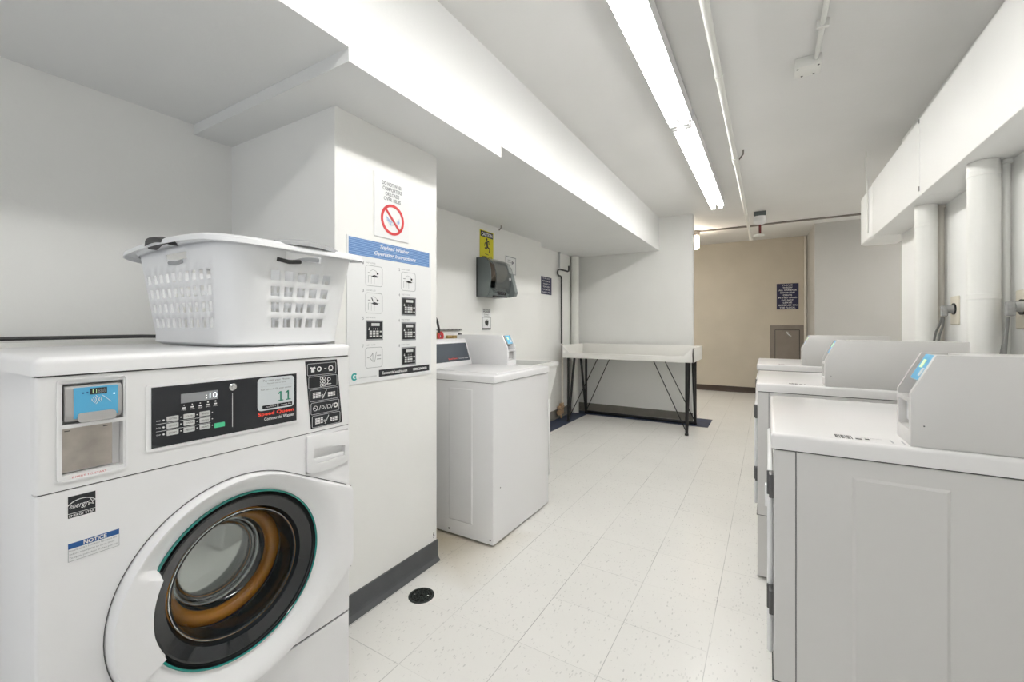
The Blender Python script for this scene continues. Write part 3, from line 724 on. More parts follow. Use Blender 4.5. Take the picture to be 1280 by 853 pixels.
# instruction decal at right
m = MB(); f.poly(m, [(.758, 1.078), (.864, 1.078), (.8835, .880), (.776, .880)], 0, .0008); dec = part('instruction_decal', m, BLACKP, t, label='black instruction decal with white pictograms')
fd = XP(LX+.0008)
m = MB(); m2 = MB()
for i in range(5):
    z1_ = 1.070-.0385*i; z0_ = z1_-.034; sh = .0038*i
    a, b_ = .765+sh, .860+sh*.98
    fd.rframe(m, a, b_, z0_, z1_, .004, .0012, 0, .0005)
    zm = (z0_+z1_)/2
    if i == 0:
        fd.poly(m2, [(a+.010, zm+.008), (a+.016, zm+.006), (a+.024, zm+.008), (a+.026, zm+.003), (a+.022, zm+.002), (a+.022, zm-.008), (a+.012, zm-.008), (a+.012, zm+.002), (a+.008, zm+.003)], 0, .0005)
        fd.ring(m2, a+.038, zm, .006, .003, 0, .0005, 16); fd.rect(m2, a+.055, a+.062, zm-.001, zm+.001, 0, .0005); fd.ring(m2, a+.077, zm, .007, .0025, 0, .0005, 16); fd.rect(m2, a+.071, a+.083, zm-.009, zm-.007, 0, .0005)
    elif i == 1:
        for p in range(2):
            for q in range(3): fd.rframe(m2, a+.038+p*.009, a+.045+p*.009, zm-.014+q*.010, zm-.007+q*.010, .0012, .0014, 0, .0005)
        fd.ring(m2, a+.067, zm+.005, .005, .0018, 0, .0005, 14); fd.strip(m2, [(a+.066, zm), (a+.060, zm-.009), (a+.075, zm-.009)], .002, 0, .0005)
    elif i == 2 or i == 4:
        for p in range(3):
            for q in range(4): fd.rect(m2, a+.010+p*.009, a+.017+p*.009, zm-.008+q*.0045, zm-.005+q*.0045, 0, .0005)
            for q in range(3): fd.rect(m2, a+.060+p*.009, a+.067+p*.009, zm-.008+q*.0045, zm-.005+q*.0045, 0, .0005)
        fd.strip(m2, [(a+.042, zm-.012), (a+.055, zm+.012)], .0015, 0, .0005); fd.ring(m2, a+.041, zm-.003, .0028, .0012, 0, .0005, 10)
    else:
        fd.ring(m2, a+.014, zm, .007, .0014, 0, .0005, 16); fd.strip(m2, [(a+.009, zm+.005), (a+.019, zm-.005)], .0014, 0, .0005)
        for q in (.026, .046, .068): fd.strip(m2, [(a+q, zm-.007), (a+q+.006, zm+.007)], .0013, 0, .0005)
        fd.ring(m2, a+.039, zm, .004, .0014, 0, .0005, 12); fd.rframe(m2, a+.054, a+.065, zm-.005, zm+.005, .001, .0014, 0, .0005); fd.ring(m2, a+.083, zm, .006, .0035, 0, .0005, 14)
part('border_lines', m, LGREY, dec); part('pictogram', m2, WHITE, dec)
# energy and notice stickers
m = MB(); f.rect(m, .270, .309, .8125, .854, 0, .0006); es = part('energy_decal', m, BLACKP, t)
m = MB(); fe = XP(LX+.0006)
fe.ring(m, .2895, .820, .026, .0012, 0, .0005, 40, 35, 148); fe.text(m, 'ENERGY STAR', .2895, .8165, .036, .0045, d1=.0005, bold=.01); fe.text(m, 'energy', .285, .832, .026, .010, d1=.0005, italic=.3)
star = []
for k in range(10): r = .006 if k % 2 == 0 else .0025; a = PI/2+k*PI/5; star.append((.302+r*math.cos(a), .835+r*math.sin(a)))
fe.strip(m, star, .0008, 0, .0005, closed=True); fe.rect(m, .270, .309, .8205, .8212, 0, .0004)
part('lettering', m, WHITE, es)
m = MB(); f.rect(m, .270, .345, .7295, .764, 0, .0006); ns = part('notice_sticker', m, PAPER, t, label='blue and white NOTICE sticker')
m = MB(); f.rect(m, .270, .345, .7535, .764, .0006, .0010); part('blue_band', m, NBLUE, ns)
m = MB(); f.text(m, 'NOTICE', .3085, .7587, .034, .0082, d0=.001, d1=.0014, bold=.03); part('white_lettering', m, WHITE, ns)
lines(f, ns, GREYI, [("Ensure cycle's LOCKED light goes out", .3065, .7495, .070, .0042), ('before attempting to open door.', .305, .7425, .066, .0042), ('To open, push door in then pull out', .3070, .7355, .071, .0042)], .001)
m = MB()
f.strip(m, [(.270, .7297), (.345, .7297), (.345, .7535)], .0005, .0006, .001); f.strip(m, [(.2703, .7297), (.2703, .7535)], .0005, .0006, .001)
part('border', m, GREYI, ns)

# door: radial mesh, circle blended to a straight hinge side
CY_, CZ_ = .585, .555
def hull_r(a):
    """outline distance from the door centre at angle a"""
    c, s = math.cos(a), math.sin(a)
    # circle centre (.585,.530) r .268
    oy, oz, R = 0.0, -.015, .262
    bq = oy*c+oz*s; disc = bq*bq-(oy*oy+oz*oz-R*R); rc = bq+math.sqrt(disc)
    best = rc
    ye = .3255                                # hinge side
    zt, zb = .118, -.118                     # hinge top and bottom relative to centre
    if c > 0:
        # intersect with tangent-ish edges: from (0.10, .240) to (ye, zt), and (0.12,-.262) to (ye, zb), and x=ye
        def seg(p, q):
            dx_, dz_ = q[0]-p[0], q[1]-p[1]
            det = c*(-dz_)+s*dx_
            if abs(det) < 1e-9: return None
            tt = (p[0]*(-dz_)+p[1]*dx_)/det; uu = (c*p[1]-s*p[0])/det
            return tt if tt > 0 and -.001 <= uu <= 1.001 else None
        for p, q in (((.110, .2235), (ye, zt)), ((ye, zt), (ye, zb)), ((ye, zb), (.120, -.2480))):
            r = seg(p, q)
            if r: best = max(best, r)
    return best
def smst(x): x = max(0, min(1, x)); return x*x*(3-2*x)
N = 192
b = bmesh.new(); rings = []
fr_ = [0, .02, .05, .12, .25, .40, .55, .70, .82, .90, .95, .98, 1.0, 1.0]
sect = lambda a: smst((math.degrees(a) % 360-151)/5)*smst((213-math.degrees(a) % 360)/5)
prev = []
for j, q in enumerate(fr_):
    row = []
    for k in range(N):
        a = 2*PI*k/N; R = hull_r(a); hs = sect(a)
        # chord for the handle pad
        ri = .204
        if hs > 0:
            chord = .182/max(.3, abs(math.cos(a))); ri = .204*(1-hs)+.191*hs
        # concentric rings run to r=.262 then widen to outline
        r = ri+(R-ri)*q
        # height profile
        rr = (r-.204)/.056
        h = .008+.030*smst(rr)
        h = h*(1-hs)+(.036)*hs
        if hs > 0 and q < .03: h = h*(1-hs)+.020*hs
        # outer fall-off
        if q >= .95: h *= {.95: .96, .98: .80, 1.0: .55}[q]
        if j == len(fr_)-1: h = -.001
        # hinge side slopes down to the panel
        if math.cos(a) > 0: h -= max(0, (r*math.cos(a)-.24))*.12
        row.append(b.verts.new((LX+h, CY_+r*math.cos(a), CZ_+r*math.sin(a))))
    rings.append(row)
for A_, B_ in zip(rings, rings[1:]):
    for k in range(N): b.faces.new((A_[k], A_[(k+1) % N], B_[(k+1) % N], B_[k]))
# inner return wall
inner = [b.verts.new((LX-.02, v.co.y, v.co.z)) for v in rings[0]]
for k in range(N): b.faces.new((inner[k], inner[(k+1) % N], rings[0][(k+1) % N], rings[0][k]))
bmesh.ops.recalc_face_normals(b, faces=b.faces)
m = MB(); m._merge(b); door = part('door', m, DOORW, t)
m = MB(); m.tube([(LX+.001, CY_+(hull_r(2*PI*k/96)+.002)*math.cos(2*PI*k/96), CZ_+(hull_r(2*PI*k/96)+.002)*math.sin(2*PI*k/96)) for k in range(97)], .0009, 6); part('door_gap', m, GAP, t)
O = (LX, CY_, CZ_)
m = MB(); m.lathe([(.204, .004), (.204, .012), (.2015, .0135), (.199, .0125), (.199, .004)], O, 'x', 96, close=True); part('glass_rim', m, TEALG, door)
m = MB(); m.lathe([(.199, .004), (.199, .011), (.196, .006), (.193, .0115), (.190, .006), (.190, -.02), (.199, -.02)], O, 'x', 96, close=True); part('groove_ring', m, DGLASS, door)
m = MB(); m.lathe([(.190, .008), (.186, .009), (.160, -.004), (.153, -.018), (.150, -.030), (.190, -.030)], O, 'x', 96, close=True); part('trim_ring', m, TRIMG, door)
m = MB(); m.lathe([(.152, -.012), (.147, -.014), (.143, -.03), (.132, -.055), (.112, -.090), (.098, -.112), (.085, -.118), (0, -.118)], O, 'x', 96)
gb = part('glass_bowl', m, GLASS, door)
sm = gb.modifiers.new('s', 'SOLIDIFY'); sm.thickness = .004; sm.offset = 0
m = MB(); m.lathe([(.158, -.03), (.150, -.055), (.146, -.075), (.160, -.075)], O, 'x', 64, close=True); part('door_seal', m, BLACKP, door)
tor = lambda R_, r_, h_, n_=16: [(R_+r_*math.cos(2*PI*k/n_), h_+r_*math.sin(2*PI*k/n_)) for k in range(n_)]
m = MB(); m.lathe(tor(.134, .019, -.098), O, 'x', 96, close=True); part('amber_reflection_ring', m, AMBER, door)  # added ring, stands in for an orange reflection in the glass
m = MB(); m.lathe([(.118, -.105), (.112, -.14), (.155, -.14), (.155, -.105)], O, 'x', 64, close=True); part('bowl_ring', m, BLACKP, door)
m = MB(); m.lathe(tor(.110, .006, -.128), O, 'x', 64, close=True); part('silver_reflection_ring', m, STEELD, door)  # added torus, imitates the silvery reflection around the bowl
m = MB(); m.lathe([(.106, -.136), (.100, -.130), (.085, -.127), (0, -.126), (0, -.146), (.106, -.146)], O, 'x', 64, close=True); part('reflection_disc', m, BASEM, door)  # mirror disc added for the bright reflection on the bowl's flat end
m = MB(); m.lathe([(.20, -.03), (.20, -.09), (.27, -.10), (.27, -.43), (.24, -.45), (.06, -.45), (.05, -.43), (0, -.43)], O, 'x', 64); part('drum', m, STEELD, t)
m = MB()
for k in range(3):
    a = .6+k*2*PI/3; M_ = Matrix.Translation(Vector(O)) @ Matrix.Rotation(a, 4, 'X')
    m.box(-.42, -.12, -.03, .03, .20, .268, .02, 3, M=M_)
part('drum_paddle', m, STEELD, t)
m = MB(); m.box(LX-.012, LX+.004, LY1-.002, LY1+.0015, .415, .672); part('hinge', m, HINGE, t)

# ---- channel and hose along the wall behind the washer
m = MB(); m.prism([(-2.199, 1.02), (-2.10, 1.02), (-2.095, 1.125), (-2.105, 1.125), (-2.11, 1.035), (-2.199, 1.035)], 'y', -.3, 1.07, .002)
solo('drain_trough', m, PIPEW, 'white trough along the alcove wall behind the front-load washer', 'trough', (-2.15, .4, 1.02))
m = MB(); m.tube([(-2.165, -.3, 1.140), (-2.165, .3, 1.138), (-2.165, .72, 1.140), (-2.165, 1.05, 1.130)], .007, 10)
solo('rubber_hose', m, DARKP, 'dark hose lying along the alcove wall above the trough', 'hose', (-2.165, .4, 1.14))

# ================================================================== LAUNDRY BASKET
bt = thing('laundry_basket', 'white plastic laundry basket with punched holes on the front-load washer', 'basket', (-1.47, .77, 1.124))
ZB = 1.1245; HB = .284
bx0, bx1, by0, by1 = -1.725, -1.200, .592, .935      # base
tx0, tx1, ty0, ty1 = -1.765, -1.155, .560, .965      # top
def rrloop(x0, x1, y0, y1, r, fx, fy, nc=8):
    """breakpoints fx on the long sides, fy on the short sides (0..1 of straight length)"""
    P = []
    for f_ in fx: P.append((x0+r+(x1-x0-2*r)*f_, y0))                    # near side, left to right
    for k in range(1, nc): a = -PI/2+PI/2*k/nc; P.append((x1-r+r*math.cos(a), y0+r+r*math.sin(a)))
    for f_ in fy: P.append((x1, y0+r+(y1-y0-2*r)*f_))                    # aisle side
    for k in range(1, nc): a = PI/2*k/nc; P.append((x1-r+r*math.cos(a), y1-r+r*math.sin(a)))
    for f_ in fx[::-1]: P.append((x0+r+(x1-x0-2*r)*f_, y1))
    for k in range(1, nc): a = PI/2+PI/2*k/nc; P.append((x0+r+r*math.cos(a), y1-r+r*math.sin(a)))
    for f_ in fy[::-1]: P.append((x0, y0+r+(y1-y0-2*r)*f_))
    for k in range(1, nc): a = PI+PI/2*k/nc; P.append((x0+r+r*math.cos(a), y0+r+r*math.sin(a)))
    return P
def breaks(n, lo, hi, fill):
    o = [0]; st = (hi-lo)/n
    for i in range(n): o += [lo+st*i, lo+st*(i+fill)]
    return o+[1]
fx = breaks(10, .01, 1.0, .60)[:-1]+[1.0]; fy = breaks(5, .08, 1.0, .66)[:-1]+[1.0]
fz = [0, .03, .10, .18]
rows_ = 4; z0f, z1f = .18, .80; st = (z1f-z0f)/rows_
for i in range(rows_): fz += [z0f+st*i+.001, z0f+st*(i+.62)]
fz += [.86, .93, 1.0]
fz = sorted(set(fz))
b = bmesh.new(); L = []
for q in fz:
    e = q if q > .03 else q
    ins = .012*(1-min(1, q/.03)) if q < .03 else 0
    x0 = bx0+(tx0-bx0)*q+ins; x1 = bx1+(tx1-bx1)*q-ins; y0 = by0+(ty0-by0)*q+ins; y1 = by1+(ty1-by1)*q-ins
    if .10 > q: x1 += .004; y0 -= .004
    L.append([b.verts.new((px, py, ZB+HB*q)) for px, py in rrloop(x0, x1, y0, y1, .085, fx, fy)])
n = len(L[0]); nfx, nfy, ncr = len(fx), len(fy), 7
holes_z = {i for i, q in enumerate(fz[:-1]) if any(abs(q-(z0f+st*r_+.001)) < 1e-6 for r_ in range(rows_))}
segs = []   # side index of every quad column
starts = [0, nfx+ncr, nfx+ncr+nfy+ncr, nfx+ncr+nfy+ncr+nfx+ncr]
lens = [nfx, nfy, nfx, nfy]
def is_hole_col(k):
    for s0, ln, si in zip(starts, lens, range(4)):
        if s0 <= k < s0+ln-1:
            i = k-s0
            if si >= 2: i = ln-2-i
            return i % 2 == 1
    return False
def is_handle(k, j):
    q = fz[j]
    if not (.80 < q < .92): return False
    for s0, ln, si in zip(starts, lens, range(4)):
        if s0 <= k < s0+ln-1:
            i = k-s0
            if si >= 2: i = ln-2-i
            if si in (0, 2): return 8 <= i <= 13
            return 3 <= i <= 7
    return False
for j in range(len(L)-1):
    for k in range(n):
        if j in holes_z and is_hole_col(k): continue
        if is_handle(k, j): continue
        b.faces.new((L[j][k], L[j][(k+1) % n], L[j+1][(k+1) % n], L[j+1][k]))
b.faces.new(L[0][::-1])
bmesh.ops.recalc_face_normals(b, faces=b.faces)
m = MB(); m._merge(b); bb = part('basket_body', m, PLAST, bt)
sm = bb.modifiers.new('s', 'SOLIDIFY'); sm.thickness = .003; sm.offset = -1
# rolled rim, dipping a little at the four corners
def rimloop(off, dz):
    P = rrloop(tx0-off, tx1+off, ty0-off, ty1+off, .085+off*.6, [i/12 for i in range(13)], [i/8 for i in range(9)])
    o = []
    for x, y in P:
        wx = (x-(tx0+tx1)/2)/((tx1-tx0)/2)
        o.append((x, y, ZB+HB+dz+.016*(1-min(1.2, abs(wx))**2)-.002))
    return o
m = MB(); m.loft([rimloop(.000, -.014), rimloop(.000, -.002), rimloop(.006, .004), rimloop(.026, .004), rimloop(.034, -.002), rimloop(.036, -.014), rimloop(.033, -.014), rimloop(.030, -.004), rimloop(.008, -.004), rimloop(.003, -.010), rimloop(.003, -.014)], False, False)
part('rim', m, PLAST, bt)
def arcgrip(p0, p1, out, mt, rise=.010):
    m = MB(); p0 = Vector(p0); p1 = Vector(p1); out = Vector(out); pts = []
    loops = []
    for k in range(11):
        q = k/10; c = p0.lerp(p1, q)+Vector((0, 0, rise*math.sin(PI*q)))
        wdt = .5+.5*math.sin(PI*q)**.5
        loops.append([c+out*(-.004)*wdt+Vector((0, 0, .002)), c+out*.018+Vector((0, 0, .007*wdt)), c+out*.040*wdt+Vector((0, 0, .001)), c+out*.041*wdt-Vector((0, 0, .012*wdt)), c+out*.018-Vector((0, 0, .012)), c-out*.004-Vector((0, 0, .012))])
    m.loft([[tuple(v) for v in l] for l in loops]); return m
zr = ZB+HB+.010
part('handle_grip', arcgrip((-1.565, ty0-.004, zr), (-1.43, ty0-.004, zr), (0, -1, 0), GRIPD), GRIPD, bt)
part('handle_grip', arcgrip((tx1, .665, zr-.010), (tx1, .860, zr-.010), (1, 0, 0), GRIPL), GRIPL, bt, label='light grey grip')
part('handle_grip', arcgrip((-1.375, ty1, zr), (-1.56, ty1, zr), (0, 1, 0), GRIPL), GRIPL, bt, label='light grey grip')
for (a, b_, o_, mt) in (((-1.50, ty0+.006, ZB+HB*.845), (-1.415, ty0+.006, ZB+HB*.845), (0, -1, 0), GRIPL), ((tx1-.008, .685, ZB+HB*.85), (tx1-.008, .755, ZB+HB*.85), (1, 0, 0), GRIPD)):
    m = MB(); m.tube([Vector(a), Vector(a).lerp(Vector(b_), .5)-Vector((0, 0, .004)), Vector(b_)], .006, 8); part('handle_liner', m, mt, bt)

# ================================================================== PILLAR SIGNS
PX = -1.4395
f = XP(PX)
t = thing('wall_sign', 'white board on the pillar with a red no-comforters circle', 'sign', (PX, 1.37, 1.70))
m = MB(); f.rect(m, 1.268, 1.471, 1.566, 1.842, 0, .004); part('sign_board', m, PAPER, t)
f4 = XP(PX+.004)
lines(f4, t, GREYI, [('DO NOT WASH', 1.369, 1.805, .118, .0165), ('COMFORTERS', 1.369, 1.783, .112, .0165), ('OR LOADS', 1.369, 1.761, .082, .0165), ('OVER 10LBS', 1.369, 1.739, .100, .0165)], .0008, bold=.03)
m = MB(); f4.ring(m, 1.371, 1.652, .062, .012, 0, .0016, 48); f4.strip(m, [(1.328, 1.697), (1.414, 1.607)], .010, 0, .0016); part('prohibition_ring', m, RED, t)
m = MB(); f4.poly(m, [(1.330, 1.668), (1.345, 1.655), (1.375, 1.640), (1.392, 1.640), (1.398, 1.655), (1.412, 1.668), (1.415, 1.645), (1.40, 1.632), (1.36, 1.622), (1.335, 1.645)], 0, .0006); part('comforter_drawing', m, STICK, t)
m = MB(); f4.strip(m, [(1.336, 1.660), (1.350, 1.648), (1.368, 1.640)], .005, .0006, .001); f4.strip(m, [(1.34, 1.648), (1.356, 1.638), (1.36, 1.63)], .004, .0006, .001); f4.poly(m, [(1.405, 1.655), (1.412, 1.650), (1.408, 1.640), (1.398, 1.646)], .0006, .001); part('blue_drawing', m, BLUEL, t)

t = thing('instruction_poster', 'tall white topload washer instruction poster with blue header on the pillar', 'poster', (PX, 1.38, 1.24))
m = MB(); f.rect(m, 1.130, 1.625, .945, 1.545, 0, .003); part('poster_board', m, PAPER, t)
f5 = XP(PX+.003)
m = MB(); f5.rect(m, 1.138, 1.612, 1.470, 1.540, 0, .0006); hb = part('header_band', m, BLUE, t)
m = MB()
for k in range(9): f5.rect(m, 1.140, 1.610, 1.4735+k*.0075, 1.4755+k*.0075, .0006, .0008)
part('header_stripes', m, BLUEL, hb)
lines(f5, hb, WHITE, [('Topload Washer', 1.385, 1.520, .175, .021), ('Operating Instructions', 1.392, 1.490, .250, .021)], .0014, .0008, .02, .25, 'header_lettering')
cells = [(0, 0, 'w', 'LOAD CLOTHES'), (1, 0, 'w', 'ADD SOAP'), (0, 1, 'w', 'CLOSE LID'), (1, 1, 'p', 'SELECT CYCLE'), (0, 2, 'p', 'ADD OPTIONS'), (1, 2, 'p', 'MAKE PAYMENT'), (0, 3, 's', 'INSERT CARD'), (1, 3, 'p', 'PRESS START')]
for i, (cx_, r_, kd, cap) in enumerate(cells):
    mk = MB(); md = MB(); my = MB(); mc = MB(); mg = MB()
    y0 = 1.222 if cx_ == 0 else 1.425
    wd = .090
    z1_ = 1.435-.115*r_; z0_ = z1_-.085
    if cx_ == 1: z1_ -= .006; z0_ -= .006
    f5.text(mc, str(i+1), y0-.013, z1_+.008, .007, .013, d1=.0006, bold=.02); f5.text(mc, cap, y0, z1_+.011, .052, .0055, d1=.0006, align='l')
    ym = y0+wd/2; zm = (z0_+z1_)/2
    if kd != 'p': f5.rframe(mk, y0, y0+wd, z0_, z1_, .010, .0016, 0, .0006)
    if kd == 'w':
        f5.strip(mk, [(y0+.014, zm-.030), (y0+.014, zm), (y0+.075, zm)], .0012, 0, .0006); f5.strip(mk, [(y0+.030, zm), (y0+.030, zm-.033)], .0008, 0, .0006); f5.strip(mk, [(y0+.046, zm), (y0+.046, zm-.033)], .0008, 0, .0006)
        f5.strip(mk, [(y0+.012, zm+.012), (y0+.025, zm+.012)], .003, 0, .0006)
        f5.strip(mk, [(y0+.026, zm+.02), (y0+.04, zm+.028), (y0+.055, zm+.022), (y0+.066, zm+.008)], .0012, 0, .0006)
        f5.poly(md, [(y0+.030, zm-.002), (y0+.045, zm+.005), (y0+.060, zm+.002), (y0+.068, zm-.004), (y0+.045, zm-.006)], 0, .0006)
        f5.disc(md, y0+.064, zm+.012, .005, 0, .0006, 10)
        if i == 2: f5.strip(md, [(y0+.032, zm+.022), (y0+.040, zm+.006)], .004, 0, .0006)
    elif kd == 'p':
        ww = .094
        f5.rect(mg, y0, y0+ww, z0_, z1_, 0, .0006)
        f5.rect(md, y0+.006, y0+ww-.006, z0_+.006, z1_-.006, .0006, .0010)
        f5.rect(my, y0+.030, y0+.074, z1_-.024, z1_-.012, .001, .0014)
        for a in range(3):
            f5.rect(my, y0+.041+a*.010, y0+.043+a*.010, z0_+.045, z0_+.052, .001, .0014)
            for c_ in range(3): f5.rect(my, y0+.020+a*.018, y0+.033+a*.018, z0_+.014+c_*.010, z0_+.021+c_*.010, .001, .0014)
        f5.poly(my, [(y0+.014, z0_+.044), (y0+.022, z0_+.044), (y0+.018, z0_+.056)], .001, .0014)
        for c_ in (.014, .034): f5.rect(my, y0+.075, y0+.086, z0_+c_, z0_+c_+.006, .001, .0014)
    else:
        f5.strip(mk, [(y0+.038, zm+.018), (y0+.022, zm), (y0+.038, zm-.018), (y0+.038, zm+.018)], .0022, 0, .0006); f5.strip(mk, [(y0+.008, zm), (y0+.018, zm)], .002, 0, .0006)
        f5.strip(mk, [(y0+.048, zm-.020), (y0+.057, zm+.024)], .0018, 0, .0006); f5.strip(mk, [(y0+.060, zm+.008), (y0+.082, zm+.008)], .003, 0, .0006); f5.strip(mk, [(y0+.060, zm-.008), (y0+.082, zm-.008)], .003, 0, .0006); f5.strip(mk, [(y0+.062, zm), (y0+.082, zm)], .0012, 0, .0006)
    ip = part('instruction_panel', mg if kd == 'p' else mk, GREYI, t, smooth=False)
    part('caption_lettering', mc, GREYI, ip, smooth=False)
    if not md.empty(): part('drawing', md, BLACKP, ip, smooth=False)
    if not my.empty(): part('drawn_keys', my, KEYW, ip, smooth=False)
m = MB(); f5.rect(m, 1.293, 1.612, .962, .992, 0, .0008); fb = part('footer_band', m, BLACKP, t)
lines(f5, fb, WHITE, [('CommercialLaundries.com', 1.385, .977, .150, .013), ('1-800-254-9026', 1.545, .977, .095, .012)], .0014, .0008, .02, .1, 'footer_lettering')
m = MB(); f5.ring(m, 1.166, .975, .012, .007, 0, .0006, 30, 40, 320); f5.disc(m, 1.170, .974, .005, 0, .0006, 12); lg = part('logo', m, TEALI, t, label='teal crescent logo')
m = MB(); f5.text(m, 'COMMERCIAL LAUNDRIES', 1.188, .968, .092, .0055, d1=.0006, align='l'); part('small_lettering', m, GREYI, t)

# scuff mark low on the pillar corner
m = MB(); f.strip(m, [(1.650, .145), (1.646, .135), (1.652, .128), (1.647, .118)], .005, 0, .0006)
solo('scuff_mark', m, BLACK, 'small black scuff low on the pillar corner above the baseboard', 'mark', (PX, 1.65, .13))

# ================================================================== LEFT WALL ITEMS
WX = -2.1995
f = XP(WX)
t = thing('caution_sign', 'yellow caution wet floor sign above the towel dispenser', 'sign', (WX, 3.25, 1.92))
m = MB(); f.rect(m, 3.130, 3.345, 1.775, 2.043, 0, .004); part('sign_board', m, YEL, t)
g = XP(WX+.004)
m = MB(); g.rect(m, 3.138, 3.337, 1.985, 2.036, 0, .0006)
# falling figure
g.disc(m, 3.235, 1.968, .012, 0, .0008, 14)
g.strip(m, [(3.238, 1.945), (3.245, 1.900)], .026, 0, .0008); g.strip(m, [(3.236, 1.947), (3.208, 1.930), (3.200, 1.905)], .010, 0, .0008); g.strip(m, [(3.240, 1.945), (3.268, 1.955), (3.272, 1.925)], .010, 0, .0008)
g.strip(m, [(3.245, 1.900), (3.222, 1.880), (3.205, 1.892)], .013, 0, .0008); g.strip(m, [(3.248, 1.900), (3.285, 1.885), (3.275, 1.850)], .013, 0, .0008); g.strip(m, [(3.21, 1.835), (3.265, 1.830)], .005, 0, .0008)
g.text(m, 'WET FLOOR', 3.238, 1.800, .17, .026, d1=.0008, bold=.03); part('black_print', m, BLACK, t)
m = MB(); g.text(m, 'CAUTION', 3.238, 2.010, .175, .034, d0=.0006, d1=.0012, bold=.03); part('lettering', m, WHITE, t)

t = thing('wall_notice', 'small black-framed white notice on the wall behind the dispenser', 'notice', (WX, 3.66, 1.80))
m = MB(); f.rect(m, 3.56, 3.765, 1.69, 1.872, 0, .004); part('sign_board', m, PAPER, t)
m = MB(); g.rframe(m, 3.568, 3.757, 1.698, 1.864, .002, .006, 0, .0008)
for k in range(3): g.rect(m, 3.60, 3.66+.02*(k % 2), 1.83-.022*k, 1.834-.022*k, 0, .0008)
g.poly(m, [(3.68, 1.835), (3.725, 1.815), (3.68, 1.79)], 0, .0008); part('black_print', m, GREYI, t)

t = thing('wall_notice', 'narrow white and black paper towel notice directly below the dispenser', 'notice', (WX, 3.23, 1.24))
m = MB(); f.rect(m, 3.165, 3.305, 1.145, 1.338, 0, .003); part('sign_board', m, PAPER, t)
g = XP(WX+.003)
m = MB(); g.text(m, 'NOTICE', 3.235, 1.328, .11, .012, d1=.0008, bold=.02); g.text(m, 'PLEASE', 3.235, 1.312, .105, .014, d1=.0008, bold=.02); g.text(m, "DON'T", 3.235, 1.285, .08, .012, d1=.0008); g.text(m, 'WASTE', 3.235, 1.268, .08, .012, d1=.0008)
g.rframe(m, 3.168, 3.302, 1.150, 1.260, .002, .003, 0, .0008); g.rect(m, 3.170, 3.300, 1.150, 1.163, 0, .0008)
g.poly(m, [(3.205, 1.215), (3.222, 1.240), (3.232, 1.225), (3.244, 1.246), (3.252, 1.228), (3.266, 1.236), (3.262, 1.200), (3.248, 1.178), (3.240, 1.196), (3.226, 1.176), (3.216, 1.196)], 0, .0008)
part('black_print', m, BLACK, t)

t = thing('wall_sign', 'small navy sign with white lines on the left wall near the bent pipe', 'sign', (-2.33, 4.72, 1.67))
f = XP(-2.3295)
m = MB(); f.rect(m, 4.572, 4.868, 1.568, 1.780, 0, .004); part('sign_board', m, NAVYS, t)
g = XP(-2.3255)
lines(g, t, WHITE, [(s_, 4.72, 1.762-.034*k, (.19, .22, .17, .17, .20, .24)[k], .018) for k, s_ in enumerate(('ALL MACHINES', 'MUST BE EMPTIED', 'PROMPTLY', 'PLEASE KEEP', 'THIS ROOM CLEAN', 'THANK YOU'))], .0008, bold=.01)
f = XP(WX)

# towel dispenser
t = thing('towel_dispenser', 'grey smoke-plastic paper towel dispenser on the left wall', 'dispenser', (-2.2, 3.23, 1.61))
y0, y1, z0, z1 = 3.078, 3.385, 1.440, 1.785
side = [(-2.199, z0), (-2.199, z1), (-2.12, z1-.004), (-2.075, z1-.035), (-2.048, z1-.11), (-2.045, z1-.20), (-2.065, z0+.03), (-2.085, z0)]
m = MB(); m.prism(side, 'y', y0, y0+.008, .001); m.prism(side, 'y', y1-.008, y1, .001); m.box(-2.199, -2.185, y0, y1, z0, z1); part('back_box', m, DISPG, t)
m = MB(); cv = [(-2.15, z1-.002), (-2.11, z1-.004), (-2.055, z1-.03), (-2.015, z1-.08), (-1.995, z1-.15), (-1.993, z1-.22), (-2.005, z0+.06), (-2.02, z0+.03)]
ins = [(x-.006, z-.004) for x, z in cv]
m.prism(cv+ins[::-1], 'y', y0+.009, y1-.009); part('cover', m, SMOKE, t)
m = MB(); m.cyl((-2.105, y0+.03, 1.66), (-2.105, y0+.235, 1.66), .083, 40); rl = part('paper_roll', m, ROLL, t)
m = MB(); m.cyl((-2.105, y0+.022, 1.66), (-2.105, y0+.03, 1.66), .024, 20); part('roll_hub', m, BLACKP, rl)
m = MB(); m.prism([(-2.18, z0), (-2.03, z0+.0), (-2.02, z0+.03), (-2.06, z0+.075), (-2.18, z0+.09)], 'y', y0+.01, y1-.01, .003); part('chin', m, DISPG, t)
m = MB()
for k in range(5): m.box(-2.035, -2.016, y0+.07+k*.028, y0+.085+k*.028, z0+.015, z0+.045)
m.box(-2.03, -2.005, y0+.0, y0+.20, z0-.008, z0+.004, .002); part('feed_slot', m, BLACKP, t)
m = MB(); m.prism([(-2.10, z1-.12), (-2.00, z1-.13), (-1.955, z0+.04), (-1.97, z0+.01), (-2.05, z0+.0)], 'y', y1-.05, y1+.004, .004); part('lever', m, DISPG, t)
m = MB(); m.lathe([(0, .012), (.012, .010), (.014, 0), (0, 0)], (-1.997, y1-.08, 1.60), 'x', 16); part('lock', m, LGREY, t)

m = MB(); m.tube([(-2.12, 3.36, 2.115), (-2.12, 3.36, 2.09), (-2.125, 3.35, 2.075), (-2.13, 3.34, 2.065)], .005, 8)
solo('ceiling_hook', m, CONDG, 'small metal hook in the low ceiling above the caution sign', 'hook', (-2.12, 3.36, 2.1))

